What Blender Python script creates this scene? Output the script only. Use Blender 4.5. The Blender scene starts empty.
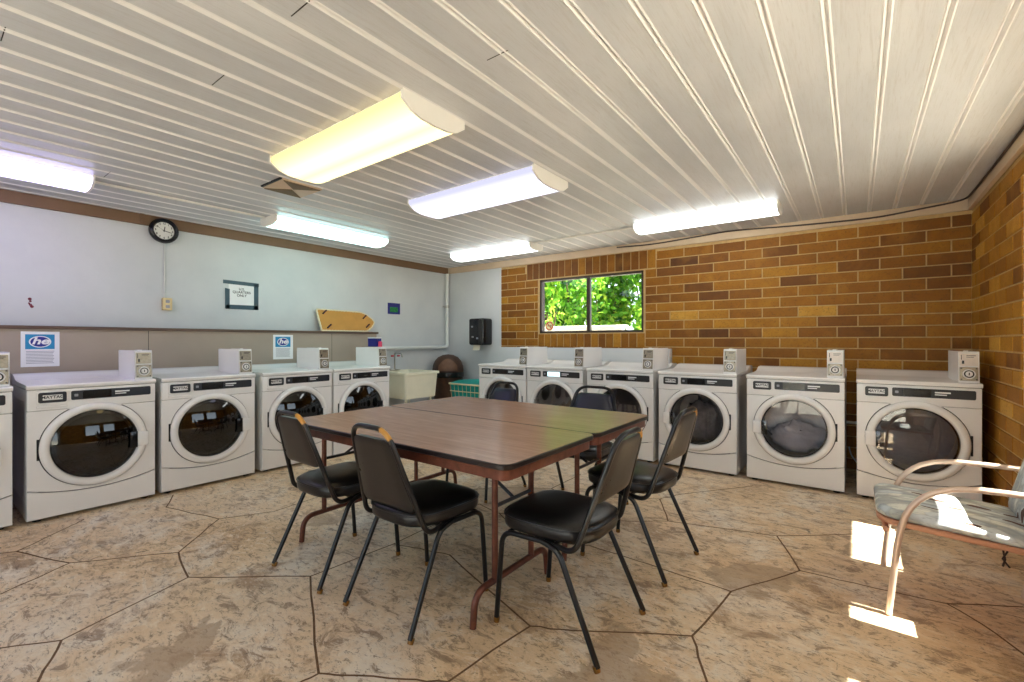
import bpy, bmesh, math, random
from mathutils import Vector, Matrix
random.seed(7)
C = bpy.context.scene.collection
PI = math.pi
F, CY, TH, H = 457.91, 340.93, math.radians(37.024), 1.2
CS, SN = math.cos(TH), math.sin(TH)
HC, XL, YB, XR, YF = 2.36, -5.228, 5.241, 0.751, -1.8
XM, YM = -4.306, 4.398          # front planes of the two rows of machines

def floor_at(u, v, z=0.0):      # a measured point of the photograph on the level z
    t = (u-512)/F; w = (CY-v)/F; k = (z-H)/w
    return Vector(((-SN+CS*t)*k, (CS+SN*t)*k, z))

# ------------------------------------------------------------ materials
def lin(c):
    f = lambda x: x/12.92 if x <= .04045 else ((x+.055)/1.055)**2.4
    return (f(c[0]/255), f(c[1]/255), f(c[2]/255), 1)
class NT:
    def __init__(s, name):
        s.m = bpy.data.materials.new(name); s.m.use_nodes = True
        s.t = s.m.node_tree; s.t.nodes.clear()
        s.out = s.n('ShaderNodeOutputMaterial')
    def n(s, ty, **kw):
        x = s.t.nodes.new(ty)
        for k, v in kw.items():
            if k in x.inputs.keys(): x.inputs[k].default_value = v
            else: setattr(x, k, v)
        return x
    def l(s, a, b): s.t.links.new(a, b)
    def bsdf(s, col=None, rough=.5, metal=0, spec=.5):
        b = s.n('ShaderNodeBsdfPrincipled'); b.inputs['Roughness'].default_value = rough
        b.inputs['Metallic'].default_value = metal; b.inputs['Specular IOR Level'].default_value = spec
        if col is not None: b.inputs['Base Color'].default_value = col
        s.l(b.outputs[0], s.out.inputs[0]); return b
    def coord(s, scale=(1,1,1), kind='Object', rot=(0,0,0)):
        tc = s.n('ShaderNodeTexCoord'); mp = s.n('ShaderNodeMapping')
        mp.inputs['Scale'].default_value = scale; mp.inputs['Rotation'].default_value = rot
        s.l(tc.outputs[kind], mp.inputs[0]); return mp.outputs[0]
    def noise(s, vec, scale=5, detail=4, rough=.5, dist=0):
        x = s.n('ShaderNodeTexNoise', Scale=scale, Detail=detail, Roughness=rough, Distortion=dist)
        s.l(vec, x.inputs['Vector']); return x.outputs['Fac']
    def ramp(s, fac, stops, interp='LINEAR'):
        r = s.n('ShaderNodeValToRGB'); r.color_ramp.interpolation = interp
        e = r.color_ramp.elements
        while len(e) < len(stops): e.new(.5)
        for q, (p, c) in zip(e, stops):
            q.position = p; q.color = c if not isinstance(c, (int, float)) else (c, c, c, 1)
        s.l(fac, r.inputs[0]); return r.outputs[0]
    def mix(s, fac, a, b, mode='MIX'):
        x = s.n('ShaderNodeMix', data_type='RGBA', blend_type=mode)
        for sock, v in ((x.inputs[0], fac), (x.inputs[6], a), (x.inputs[7], b)):
            if isinstance(v, (int, float, tuple)): sock.default_value = v
            else: s.l(v, sock)
        return x.outputs[2]
    def math(s, op, a, b=0.0):
        x = s.n('ShaderNodeMath', operation=op)
        for sock, v in ((x.inputs[0], a), (x.inputs[1], b)):
            if isinstance(v, (int, float)): sock.default_value = v
            else: s.l(v, sock)
        return x.outputs[0]
    def bump(s, hgt, b, strength=.3, dist=.01):
        x = s.n('ShaderNodeBump', Strength=strength, Distance=dist)
        s.l(hgt, x.inputs['Height']); s.l(x.outputs[0], b.inputs['Normal'])
M = {}
def plain(name, col, rough=.5, metal=0, spec=.5, var=0.0, scale=8, bump=0.0):
    t = NT(name); c = lin(col); b = t.bsdf(c, rough, metal, spec)
    if var or bump:
        f = t.noise(t.coord(), scale, 4, .6)
        if var:
            lo = tuple(max(0, x*(1-var)) for x in c[:3])+(1,); hi = tuple(min(1, x*(1+var*.6)) for x in c[:3])+(1,)
            t.l(t.ramp(f, [(.3, lo), (.7, hi)]), b.inputs['Base Color'])
        if bump: t.bump(f, b, bump, .004)
    M[name] = t.m; return t.m
plain('enamel', (236,234,232), .26, 0, .5, .02, 3)
plain('enamel_warm', (228,222,210), .3, 0, .5, .02, 3)
plain('dark_gap', (16,16,17), .6)
plain('panel_dark', (42,40,40), .3)
plain('panel_navy', (30,32,40), .28)
plain('display_dark', (26,24,22), .15)
plain('badge', (226,224,222), .35, .0)
plain('ink_dark', (40,40,46), .5)
plain('ink_white', (235,235,235), .5)
plain('rubber', (24,23,22), .7)
plain('steel', (190,188,182), .32, 1, .5, .12, 14)
plain('plate_metal', (158,148,130), .34, .8, .5, .2, 60)
plain('plate_white', (225,214,205), .4, .1, .5, .05, 40)
plain('black_metal', (14,12,12), .3, 0, .5, .15, 30)
plain('brass_tip', (150,105,50), .4, .6, .5, .25, 60)
plain('apron', (112,64,48), .35, .3, .5, .35, 26)
plain('table_edge', (26,18,18), .35)
plain('cap_brown', (96,74,60), .5, 0, .4, .1, 5)
plain('chase_beige', (166,152,138), .55, 0, .3, .06, 3)
plain('trim_beige', (206,184,158), .5, 0, .4, .08, 4)
plain('trim_brown', (122,94,70), .5, 0, .4, .1, 4)
plain('pipe_white', (222,224,222), .35, 0, .5, .04, 6)
plain('sink_cream', (240,236,214), .35, 0, .5, .05, 7)
plain('red_plastic', (190,30,40), .35)
plain('teal', (22,150,140), .5, 0, .4, .1, 20)
plain('cream_wire', (222,205,165), .5)
plain('bin_brown', (74,50,38), .5, 0, .4, .2, 20, .1)
plain('bin_flap', (112,78,56), .45, 0, .4, .2, 20)
plain('bag_black', (14,14,16), .25, 0, .5, .1, 30, .4)
plain('plastic_black', (16,16,20), .18)
plain('paper_towel', (226,216,190), .8)
plain('paper', (238,238,240), .7)
plain('tape_grey', (70,92,104), .5, 0, .4, .1, 30)
plain('ink_grey', (150,152,160), .7)
plain('poster_blue', (40,140,190), .55, 0, .4, .1, 20)
plain('logo_blue', (28,40,140), .5)
plain('blue_deep', (24,26,120), .5)
plain('green_print', (40,130,70), .6, 0, .3, .5, 60)
plain('board_tan', (206,150,76), .6, 0, .3, .1, 6)
plain('lace_white', (236,222,190), .8, 0, .3, .1, 50)
plain('clip_dark', (70,24,30), .5)
plain('outlet_ivory', (222,200,150), .4)
plain('clock_face', (232,232,228), .5)
plain('red_mark', (110,10,40), .6)
plain('frame_bronze', (62,48,40), .4, .3)
plain('tube_tan', (216,190,170), .3, .35, .5, .08, 10)
plain('seat_base', (198,142,110), .5, 0, .4, .06, 8)
plain('tie_dark', (50,32,28), .8)
plain('sticker_red', (214,70,40), .5)
plain('sticker_cream', (245,225,170), .6)
plain('vent_brown', (112,92,62), .6)
plain('white_metal', (232,230,226), .4, 0, .5, .03, 6)
plain('cable', (60,46,40), .5)
plain('bark', (74,60,44), .9, 0, .2, .3, 12)
plain('outer_white', (228,226,220), .6)
plain('pink', (220,70,110), .5)
plain('laundry_grey', (150,146,142), .9, 0, .2, .3, 14)
plain('laundry_dark', (40,38,44), .9, 0, .2, .6, 20)
plain('laundry_tan', (150,128,104), .9, 0, .2, .3, 16)
plain('laundry_blue', (60,84,130), .9, 0, .2, .5, 20)
plain('laundry_teal', (46,140,130), .9, 0, .2, .4, 16)
plain('reflection_white', (220,220,226), .9, 0, .2, .1, 16)
plain('ground', (190,184,170), .9, 0, .2, .3, 3)

def m_vinyl(name, col):
    t = NT(name); b = t.bsdf(lin(col), .3, 0, .5); v = t.coord()
    f = t.noise(v, 240, 2, .5); g = t.noise(v, 7, 4, .6)
    t.l(t.ramp(g, [(.3, .27), (.75, .36)]), b.inputs['Roughness']); t.bump(f, b, .12, .001)
    M[name] = t.m
m_vinyl('vinyl', (20,18,17)); m_vinyl('vinyl_back', (30,25,23)); m_vinyl('vinyl_navy', (22,26,48))

t = NT('worn_tube')                      # black paint, rubbed to bare metal on the highest bend
b = t.bsdf(None, .25, .3); v = t.coord(); sp = t.n('ShaderNodeSeparateXYZ'); t.l(v, sp.inputs[0])
f = t.noise(v, 26, 4, .6); hi = t.math('ADD', t.math('MULTIPLY', t.math('SUBTRACT', sp.outputs[2], .832), 26.0), t.math('MULTIPLY', f, 1.0))
wm = t.ramp(hi, [(.5, 0.0), (.72, 1.0)])
t.l(t.mix(wm, lin((22,20,20)), lin((186,160,132))), b.inputs['Base Color']); t.l(t.math('MULTIPLY', wm, .8), b.inputs['Metallic']); M['worn_tube'] = t.m
t = NT('chipped_tube')                   # black paint with one chipped golden corner
b = t.bsdf(None, .3, 0); v = t.coord(); d = t.n('ShaderNodeVectorMath', operation='DISTANCE'); t.l(v, d.inputs[0]); d.inputs[1].default_value = (.112, -.275, .83)
k = t.math('SUBTRACT', d.outputs['Value'], t.math('MULTIPLY', t.noise(v, 40, 3, .6), .04))
t.l(t.mix(t.ramp(k, [(.012, 1.0), (.018, 0.0)]), lin((22,20,20)), lin((196,140,60))), b.inputs['Base Color']); M['chipped_tube'] = t.m

t = NT('laminate')
b = t.bsdf(None, .2, 0, .5); v = t.coord((1,14,1)); f = t.noise(v, 3, 5, .65, 1.2)
t.l(t.ramp(f, [(.3, lin((146,110,92))), (.5, lin((158,122,102))), (.72, lin((172,136,116)))]), b.inputs['Base Color'])
b.inputs['Roughness'].default_value = .24; M['laminate'] = t.m

t = NT('wall_paint')                     # painted wall board with faint scuffs
b = t.bsdf(None, .5, 0, .35); v = t.coord(); f = t.noise(v, 1.6, 5, .6); g = t.noise(v, 9, 6, .7, .5)
base = t.ramp(f, [(.3, lin((200,204,208))), (.7, lin((214,217,219)))])
t.l(t.mix(t.ramp(g, [(.66, 0.0), (.74, .22)]), base, lin((178,182,182))), b.inputs['Base Color'])
t.bump(t.noise(v, 30, 4, .6), b, .12, .004); M['wall_paint'] = t.m

t = NT('ceiling_paint')                  # white-washed boards: grain runs along y
b = t.bsdf(None, .42, 0, .4); v = t.coord((34,1.6,1)); f = t.noise(v, 2.2, 6, .7, .9); w = t.noise(t.coord((1.2,.5,1)), 1.5, 3, .5)
fine = t.noise(t.coord((90,5,1)), 2.0, 5, .7, .6)
tone = t.ramp(w, [(.3, lin((184,187,194))), (.7, lin((212,214,219)))])
c1 = t.mix(t.ramp(f, [(.34, .3), (.50, 0.0)]), tone, lin((172,168,166)))
t.l(t.mix(t.ramp(fine, [(.36, .2), (.44, 0.0)]), c1, lin((156,150,146))), b.inputs['Base Color'])
t.bump(f, b, .3, .004); M['ceiling_paint'] = t.m
plain('ceiling_bead', (228,228,230), .45)

t = NT('brick')                          # each brick carries its own tone in the colour attribute
at = t.n('ShaderNodeAttribute', attribute_name='tone'); b = t.bsdf(None, .6, 0, .3); v = t.coord()
sp = t.n('ShaderNodeSeparateColor'); t.l(at.outputs['Color'], sp.inputs[0])
f = t.noise(v, 11, 5, .65); f2 = t.noise(v, 70, 3, .6); f3 = t.noise(v, 3.0, 3, .6)
k = t.math('ADD', sp.outputs[0], t.math('MULTIPLY', t.math('SUBTRACT', f, .5), .42))
col = t.ramp(k, [(.0, lin((84,48,18))), (.3, lin((120,72,18))), (.6, lin((150,98,22))), (.85, lin((176,124,36))), (1.0, lin((200,152,64)))])
col = t.mix(t.ramp(f3, [(.56, 0.0), (.72, .35)]), col, lin((186,132,50)))
t.l(t.mix(t.ramp(f2, [(.32, .5), (.45, 0.0)]), col, lin((96,58,24))), b.inputs['Base Color'])
t.bump(f2, b, .35, .004); M['brick'] = t.m
plain('mortar', (196,166,118), .85, 0, .2, .15, 30, .2)

t = NT('floor_slate')                    # stamped and stained concrete
b = t.bsdf(None, .42, 0, .4); v = t.coord()
big = t.noise(v, .9, 4, .6, .6); mid = t.noise(v, 3.2, 8, .72, .8); ang = t.coord((3.2,6.0,1), rot=(0,0,.5))
scr = t.noise(ang, 2.4, 9, .78, 1.0); fine = t.noise(t.coord((9,20,1), rot=(0,0,.7)), 2.6, 7, .8, .6); dk = t.noise(v, 13, 8, .78, .5); wh = t.noise(v, 1.7, 9, .74, .4)
col = t.ramp(big, [(.3, lin((212,178,136))), (.5, lin((226,198,160))), (.7, lin((230,210,184)))])
col = t.mix(t.ramp(wh, [(.50, 0.0), (.60, .75)]), col, lin((232,222,206)))
col = t.mix(t.ramp(mid, [(.36, .85), (.47, 0.0)]), col, lin((168,132,96)))
col = t.mix(t.ramp(scr, [(.40, .8), (.47, 0.0)]), col, lin((144,114,88)))
col = t.mix(t.ramp(scr, [(.54, 0.0), (.62, .65)]), col, lin((242,228,206)))
col = t.mix(t.ramp(fine, [(.38, .8), (.45, 0.0)]), col, lin((118,92,68)))
col = t.mix(t.ramp(dk, [(.34, .85), (.40, 0.0)]), col, lin((92,70,54)))
# worn matte patches with edges of their own
blot = t.noise(v, 2.3, 7, .62, .4)
def patch(cx, cy, r):
    d = t.n('ShaderNodeVectorMath', operation='DISTANCE'); t.l(v, d.inputs[0]); d.inputs[1].default_value = (cx, cy, 0)
    return t.math('SUBTRACT', t.math('SUBTRACT', r, d.outputs['Value']), t.math('MULTIPLY', t.math('SUBTRACT', blot, .5), -1.3))
pk = None
for (px, py, r) in ((-.72,1.72,.09), (-.60,1.56,.12), (-.62,1.36,.16), (-.40,1.40,.05), (-.02,2.45,.12), (-2.1,2.9,.25), (-2.9,1.7,.1), (.1,3.3,.1), (-.4,2.6,.16), (-2.1,.6,.12)):
    q = patch(px, py, r); pk = q if pk is None else t.math('MAXIMUM', pk, q)
pm = t.ramp(pk, [(.0, 0.0), (.04, .65)])
t.l(t.mix(pm, col, lin((166,140,112))), b.inputs['Base Color'])
t.l(t.ramp(mid, [(.35, .3), (.65, .5)]), b.inputs['Roughness'])
hgt = t.math('ADD', t.math('MULTIPLY', scr, 1.0), t.math('MULTIPLY', fine, .5))
t.bump(t.math('MULTIPLY', hgt, t.math('SUBTRACT', 1.0, t.math('MULTIPLY', pm, .8))), b, .35, .012); M['floor_slate'] = t.m
plain('floor_joint', (116,88,62), .7, 0, .2, .3, 20)

t = NT('leaf_print')                     # upholstery: pale brush-stroke leaves, brown wedges between
b = t.bsdf(None, .75, 0, .2); v = t.coord((1,1,1)); n0 = t.noise(v, 5, 2, .5)
vo = t.n('ShaderNodeTexVoronoi', feature='F1', Scale=11.0); vo.inputs['Randomness'].default_value = .9
wp = t.n('ShaderNodeVectorMath', operation='ADD'); nz = t.n('ShaderNodeTexNoise', Scale=7.0, Detail=2.0); t.l(v, nz.inputs['Vector']); sc_ = t.n('ShaderNodeVectorMath', operation='SCALE'); sc_.inputs['Scale'].default_value = .09
t.l(nz.outputs['Color'], sc_.inputs[0]); t.l(v, wp.inputs[0]); t.l(sc_.outputs[0], wp.inputs[1])
sx = t.n('ShaderNodeSeparateXYZ'); t.l(wp.outputs[0], sx.inputs[0]); cx = t.n('ShaderNodeCombineXYZ')
t.l(t.math('ADD', sx.outputs[0], t.math('MULTIPLY', sx.outputs[2], 1.1)), cx.inputs[0]); t.l(sx.outputs[1], cx.inputs[1])
mp = t.n('ShaderNodeMapping'); mp.inputs['Scale'].default_value = (1,2.0,1); mp.inputs['Rotation'].default_value = (0,0,.45); t.l(cx.outputs[0], mp.inputs[0]); t.l(mp.outputs[0], vo.inputs['Vector'])
spc = t.n('ShaderNodeSeparateColor'); t.l(vo.outputs['Color'], spc.inputs[0])
leaf = t.ramp(spc.outputs[1], [(.0, lin((176,184,190))), (.35, lin((206,210,208))), (.7, lin((222,219,206))), (1.0, lin((190,194,186)))])
fib = t.noise(t.coord((8,46,30), rot=(0,0,.45)), 2.2, 5, .7, .8)
col = t.mix(t.ramp(fib, [(.36, .6), (.46, 0.0)]), leaf, lin((112,118,124)))
col = t.mix(t.ramp(vo.outputs['Distance'], [(.44, 0.0), (.62, .55)]), col, lin((120,122,124)))
wed = t.math('MULTIPLY', t.math('GREATER_THAN', spc.outputs[0], .76), t.math('LESS_THAN', vo.outputs['Distance'], .42))
t.l(t.mix(wed, col, lin((96,70,62))), b.inputs['Base Color']); M['leaf_print'] = t.m

t = NT('foliage'); 
at = t.n('ShaderNodeAttribute', attribute_name='tone'); b = t.bsdf(None, .5, 0, .3); sp = t.n('ShaderNodeSeparateColor'); t.l(at.outputs['Color'], sp.inputs[0])
lc = t.ramp(sp.outputs[0], [(.0, lin((30,68,18))), (.4, lin((66,124,28))), (.75, lin((112,170,40))), (1.0, lin((176,200,70)))])
t.l(lc, b.inputs['Base Color']); tr = t.n('ShaderNodeBsdfTranslucent'); t.l(lc, tr.inputs[0]); ms = t.n('ShaderNodeMixShader'); ms.inputs[0].default_value = .4
t.l(b.outputs[0], ms.inputs[1]); t.l(tr.outputs[0], ms.inputs[2]); t.l(ms.outputs[0], t.out.inputs[0]); M['foliage'] = t.m

def m_glass(name, tint, ior=1.5, rough=.0, gmin=0.0):
    t = NT(name); fr = t.n('ShaderNodeFresnel', IOR=ior); tp = t.n('ShaderNodeBsdfTransparent'); tp.inputs[0].default_value = tint+(1,)
    gl = t.n('ShaderNodeBsdfGlossy'); gl.inputs['Roughness'].default_value = rough
    ms = t.n('ShaderNodeMixShader'); ge = t.n('ShaderNodeNewGeometry'); t.l(t.math('MULTIPLY', t.math('ADD', fr.outputs[0], gmin), t.math('SUBTRACT', 1.0, ge.outputs['Backfacing'])), ms.inputs[0]); t.l(tp.outputs[0], ms.inputs[1]); t.l(gl.outputs[0], ms.inputs[2])
    t.l(ms.outputs[0], t.out.inputs[0]); M[name] = t.m
m_glass('window_glass', (.96,.98,.97), 1.3)
m_glass('door_glass', (.07,.065,.075), 1.5, .015, .03)
m_glass('dryer_glass', (.34,.32,.34), 1.5, .02, .08)
m_glass('dryer_glass_clear', (.74,.72,.74), 1.5, .02, .02)
m_glass('clear_cup', (.8,.8,.8), 1.5, .02, .05)

def m_lamp(name, col, strength, tubes=False):         # lit diffuser of a fluorescent fixture
    t = NT(name); e = t.n('ShaderNodeEmission'); e.inputs[0].default_value = col+(1,); e.inputs[1].default_value = strength
    if tubes:                            # brighter where the two tubes lie behind the diffuser, dimmer at its rims
        sp = t.n('ShaderNodeSeparateXYZ'); t.l(t.coord(), sp.inputs[0]); y = t.math('ABSOLUTE', sp.outputs[1])
        k = t.math('MULTIPLY', t.ramp(t.math('MULTIPLY', y, 4.5), [(.0, .62), (.42, 1.0), (.75, .6), (.95, .38)]), strength*1.25); t.l(k, e.inputs[1])
    t.l(e.outputs[0], t.out.inputs[0]); M[name] = t.m
m_lamp('lamp_yellow', (1.0,.76,.36), 1.0, True)
m_lamp('lamp_lavender', (.78,.78,1.0), .8, True)
m_lamp('lamp_violet', (.62,.56,1.0), 3.0)
m_lamp('lamp_cyan', (.60,1.0,.95), 2.3)
m_lamp('lamp_white', (.95,1.0,.98), 2.6)
m_lamp('display_lit', (.55,.78,.85), .8)

# ------------------------------------------------------------ mesh building
class MB:
    def __init__(s): s.v = []; s.f = []; s.m = []; s.tone = []
    def add(s, vs, fs, mat=0, T=None, tone=0):
        o = len(s.v)
        s.v += [tuple(T @ Vector(p)) for p in vs] if T is not None else [tuple(p) for p in vs]
        for q in fs: s.f.append(tuple(o+i for i in q)); s.m.append(mat); s.tone.append(tone)
    def box(s, lo, hi, mat=0, T=None, tone=0):
        (a,b,c),(d,e,f) = lo, hi
        s.add([(a,b,c),(d,b,c),(d,e,c),(a,e,c),(a,b,f),(d,b,f),(d,e,f),(a,e,f)],
              [(0,3,2,1),(4,5,6,7),(0,1,5,4),(1,2,6,5),(2,3,7,6),(3,0,4,7)], mat, T, tone)
    def rbox(s, lo, hi, r=.005, seg=2, mat=0, T=None):
        bm = bmesh.new(); bmesh.ops.create_cube(bm, size=1)
        c = [(lo[i]+hi[i])/2 for i in range(3)]; d = [hi[i]-lo[i] for i in range(3)]
        for v in bm.verts: v.co = Vector((c[0]+v.co.x*d[0], c[1]+v.co.y*d[1], c[2]+v.co.z*d[2]))
        r = min(r, min(d)*.49)
        bmesh.ops.bevel(bm, geom=bm.edges[:], offset=r, segments=seg, profile=.5, affect='EDGES')
        bm.verts.index_update(); s.add([v.co.copy() for v in bm.verts], [[v.index for v in f.verts] for f in bm.faces], mat, T); bm.free()
    def tube(s, pts, r, n=10, closed=False, mat=0, T=None, caps=True):
        P = [Vector(p) for p in pts]; k = len(P); R = r if isinstance(r, (list, tuple)) else [r]*k
        tg = []
        for i in range(k):
            a = P[(i-1) % k] if closed or i > 0 else P[i]; b2 = P[(i+1) % k] if closed or i < k-1 else P[i]
            tg.append((b2-a).normalized())
        up = Vector((0,0,1)) if abs(tg[0].z) < .9 else Vector((1,0,0)); nv = tg[0].cross(up).normalized(); vs = []
        for i in range(k):
            nv = (nv - tg[i]*nv.dot(tg[i])).normalized(); bn = tg[i].cross(nv)
            for j in range(n):
                a = 2*PI*j/n; vs.append(P[i] + (nv*math.cos(a)+bn*math.sin(a))*R[i])
        fs = []
        for i in range(k if closed else k-1):
            for j in range(n):
                a = i*n+j; b2 = i*n+(j+1) % n; c = ((i+1) % k)*n+(j+1) % n; d = ((i+1) % k)*n+j
                fs.append((a,b2,c,d))
        if caps and not closed: fs.append(tuple(range(n-1,-1,-1))); fs.append(tuple((k-1)*n+j for j in range(n)))
        s.add(vs, fs, mat, T)
    def lathe(s, prof, n=48, mat=0, T=None, cap0=False, cap1=False):   # profile (r, h) about +z
        vs = []; k = len(prof)
        for (r, h) in prof:
            for j in range(n): a = 2*PI*j/n; vs.append((r*math.cos(a), r*math.sin(a), h))
        fs = [(i*n+j, i*n+(j+1) % n, (i+1)*n+(j+1) % n, (i+1)*n+j) for i in range(k-1) for j in range(n)]
        if cap0: fs.append(tuple(range(n-1,-1,-1)))
        if cap1: fs.append(tuple((k-1)*n+j for j in range(n)))
        s.add(vs, fs, mat, T)
    def prism(s, poly, h0, h1, mat=0, T=None, bev=0.0):                 # poly in xy, extruded along z
        n = len(poly); cx = sum(p[0] for p in poly)/n; cy = sum(p[1] for p in poly)/n
        if bev:
            ins = []
            for i in range(n):
                a = Vector(poly[i-1]); b2 = Vector(poly[i]); c = Vector(poly[(i+1) % n])
                d1 = (b2-a); d2 = (c-b2); n1 = Vector((-d1.y, d1.x)).normalized(); n2 = Vector((-d2.y, d2.x)).normalized(); nn = (n1+n2)
                nn = nn.normalized() if nn.length > 1e-6 else n1; ins.append((b2.x+nn.x*bev, b2.y+nn.y*bev))
            L = [(ins, h0), (poly, h0+bev), (poly, h1-bev), (ins, h1)]
        else: L = [(poly, h0), (poly, h1)]
        vs = [(p[0], p[1], h) for (pp, h) in L for p in pp]
        fs = [(i*n+j, i*n+(j+1) % n, (i+1)*n+(j+1) % n, (i+1)*n+j) for i in range(len(L)-1) for j in range(n)]
        fs.append(tuple(range(n-1,-1,-1))); fs.append(tuple((len(L)-1)*n+j for j in range(n)))
        s.add(vs, fs, mat, T)
    def build(s, name, mats, parent=None, smooth=35):
        me = bpy.data.meshes.new(name); me.from_pydata(s.v, [], s.f)
        mats = mats if isinstance(mats, (list, tuple)) else [mats]
        for q in mats: me.materials.append(M[q] if isinstance(q, str) else q)
        me.polygons.foreach_set('material_index', s.m)
        if any(s.tone):
            at = me.color_attributes.new('tone', 'FLOAT_COLOR', 'CORNER'); buf = []
            for p, tn in zip(me.polygons, s.tone): buf += [tn, tn, tn, 1.0]*len(p.vertices)
            at.data.foreach_set('color', buf)
        bm = bmesh.new(); bm.from_mesh(me)
        if not any(s.tone): bmesh.ops.recalc_face_normals(bm, faces=bm.faces[:])
        bm.to_mesh(me); bm.free()
        if smooth:
            me.polygons.foreach_set('use_smooth', [True]*len(me.polygons)); me.set_sharp_from_angle(angle=math.radians(smooth))
        me.update()
        o = bpy.data.objects.new(name, me); C.objects.link(o)
        if parent is not None: o.parent = parent
        return o
def fillet(pts, r, n=6):
    P = [Vector(p) for p in pts]; out = [P[0]]
    for i in range(1, len(P)-1):
        a, b2, c = P[i-1], P[i], P[i+1]; d1 = (a-b2); d2 = (c-b2); rr = r[i] if isinstance(r, (list, tuple)) else r
        k = min(rr, d1.length*.49, d2.length*.49); p0 = b2+d1.normalized()*k; p1 = b2+d2.normalized()*k
        for j in range(n+1):
            u = j/n; out.append(p0*(1-u)**2 + b2*2*u*(1-u) + p1*u*u)
    out.append(P[-1]); return out
def rrect(x0, y0, x1, y1, r, n=6):
    out = []
    for (cx, cy, a0) in ((x1-r,y0+r,-90),(x1-r,y1-r,0),(x0+r,y1-r,90),(x0+r,y0+r,180)):
        for j in range(n+1): a = math.radians(a0+90*j/n); out.append((cx+r*math.cos(a), cy+r*math.sin(a)))
    return out
FRONT = Matrix(((1,0,0,0),(0,0,-1,0),(0,1,0,0),(0,0,0,1)))     # (x, y, h) -> (x, -h, y): an upright sheet facing -y
EASTW = Matrix(((0,0,1,0),(1,0,0,0),(0,1,0,0),(0,0,0,1)))       # (x, y, h) -> (h, x, y): an upright sheet facing +x
T3 = Matrix.Translation
def RZ(a): return Matrix.Rotation(a, 4, 'Z')
def tag(o, label=None, cat=None, group=None, kind=None):
    if label: o['label'] = label
    if cat: o['category'] = cat
    if group: o['group'] = group
    if kind: o['kind'] = kind
    return o
def thing(name, label, cat, loc=(0,0,0), rz=0.0, group=None):
    o = bpy.data.objects.new(name, None); o.empty_display_size = .1; C.objects.link(o)
    o.location = loc; o.rotation_euler = (0,0,rz); return tag(o, label, cat, group)
def copy_tree(o, parent=None):
    c = o.copy(); C.objects.link(c)
    if parent is not None: c.parent = parent
    for ch in list(o.children): copy_tree(ch, c)
    return c
def struct(mb, name, mats, smooth=0): return tag(mb.build(name, mats, None, smooth), kind='structure')
def text_mesh(body, size, mat, name, parent, T, depth=.0006, align='CENTER', bold=0.0, shear=0.0, sx=1.0):
    cu = bpy.data.curves.new('tmp', 'FONT'); cu.body = body; cu.size = size; cu.align_x = align; cu.align_y = 'CENTER'; cu.extrude = depth; cu.offset = bold; cu.shear = shear; cu.space_line = .95
    ob = bpy.data.objects.new('tmp', cu); C.objects.link(ob); dg = bpy.context.evaluated_depsgraph_get(); dg.update()
    me = bpy.data.meshes.new_from_object(ob.evaluated_get(dg)); bpy.data.objects.remove(ob); bpy.data.curves.remove(cu)
    me.transform(T @ Matrix.Diagonal((sx,1,1,1))); me.materials.clear(); me.materials.append(M[mat]); me.name = name
    o = bpy.data.objects.new(name, me); C.objects.link(o)
    if parent is not None: o.parent = parent
    return o

# ------------------------------------------------------------ the room
XLO, YFO = XL-.2, YF-.2
mb = MB(); mb.add([(XLO,YFO,0),(XR+.2,YFO,0),(XR+.2,YB+.2,0),(XLO,YB+.2,0)], [(0,1,2,3)])
J = dict(a=(16.6,551.4), b=(73,524.8), c=(69.7,563), d=(178.6,552.4), e=(219,519), f=(166,507.2), g=(188.2,577.3), h=(61.4,640.4), i=(310.4,576.3), j=(318.7,673.5),
         k=(530.2,626.2), l=(449.6,554.9), m=(393.6,544), n=(692,636.2), o=(731,591.5), p=(590,545.6), q=(799.7,570.6), r=(776.7,535.8), s=(668,521.2), t=(947,603.8), u=(551.4,488.4), w=(493,487.5))
SEG = [[(-60,562),'a'],['a','b'],['b',(84,519)],['a','c'],['c',(0,594.5)],['c','d'],['d','e'],['e','f'],['f',(173,495)],['e',(274,511.5)],[(274,511.5),(345,488)],['d','g'],['g','h'],['h',(0,648.3)],['h',(38,682)],[(38,682),(20,720)],[(0,648.3),(-80,655)],
       ['g','i'],['i','j'],['j',(300.5,682)],[(300.5,682),(250,730)],['j',(340,675.4)],[(340,675.4),(406,679.4)],[(406,679.4),(448,682)],[(448,682),'k'],['i','m'],['m',(420,548.5)],[(420,548.5),'l'],['l','k'],['k',(570,630.4)],[(570,630.4),'n'],['n',(707,682)],[(707,682),(720,740)],['n','o'],
       ['o',(668,571)],[(668,571),(631.5,558.9)],[(631.5,558.9),'p'],['p',(530,541)],[(530,541),(499.5,513.5)],[(499.5,513.5),(479.6,504)],[(479.6,504),'m'],['o','q'],['q','r'],['r',(853,534)],[(853,534),(930,527)],['r',(737.8,530.6)],[(737.8,530.6),'s'],['s',(623,521)],[(623,521),(499.5,513.5)],['s',(659.7,499)],[(659.7,499),(676,495)],[(676,495),(752.7,485.8)],[(659.7,499),(566,496)],[(566,496),'u'],['u',(581,474)],['u','w'],['w',(494,479)],['w',(447,492)],[(447,492),(345,488)],
       ['q',(854,583)],[(854,583),'t'],['t',(1024,607)],['t',(995,633)],[(995,633),(1060,680)]]
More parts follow.
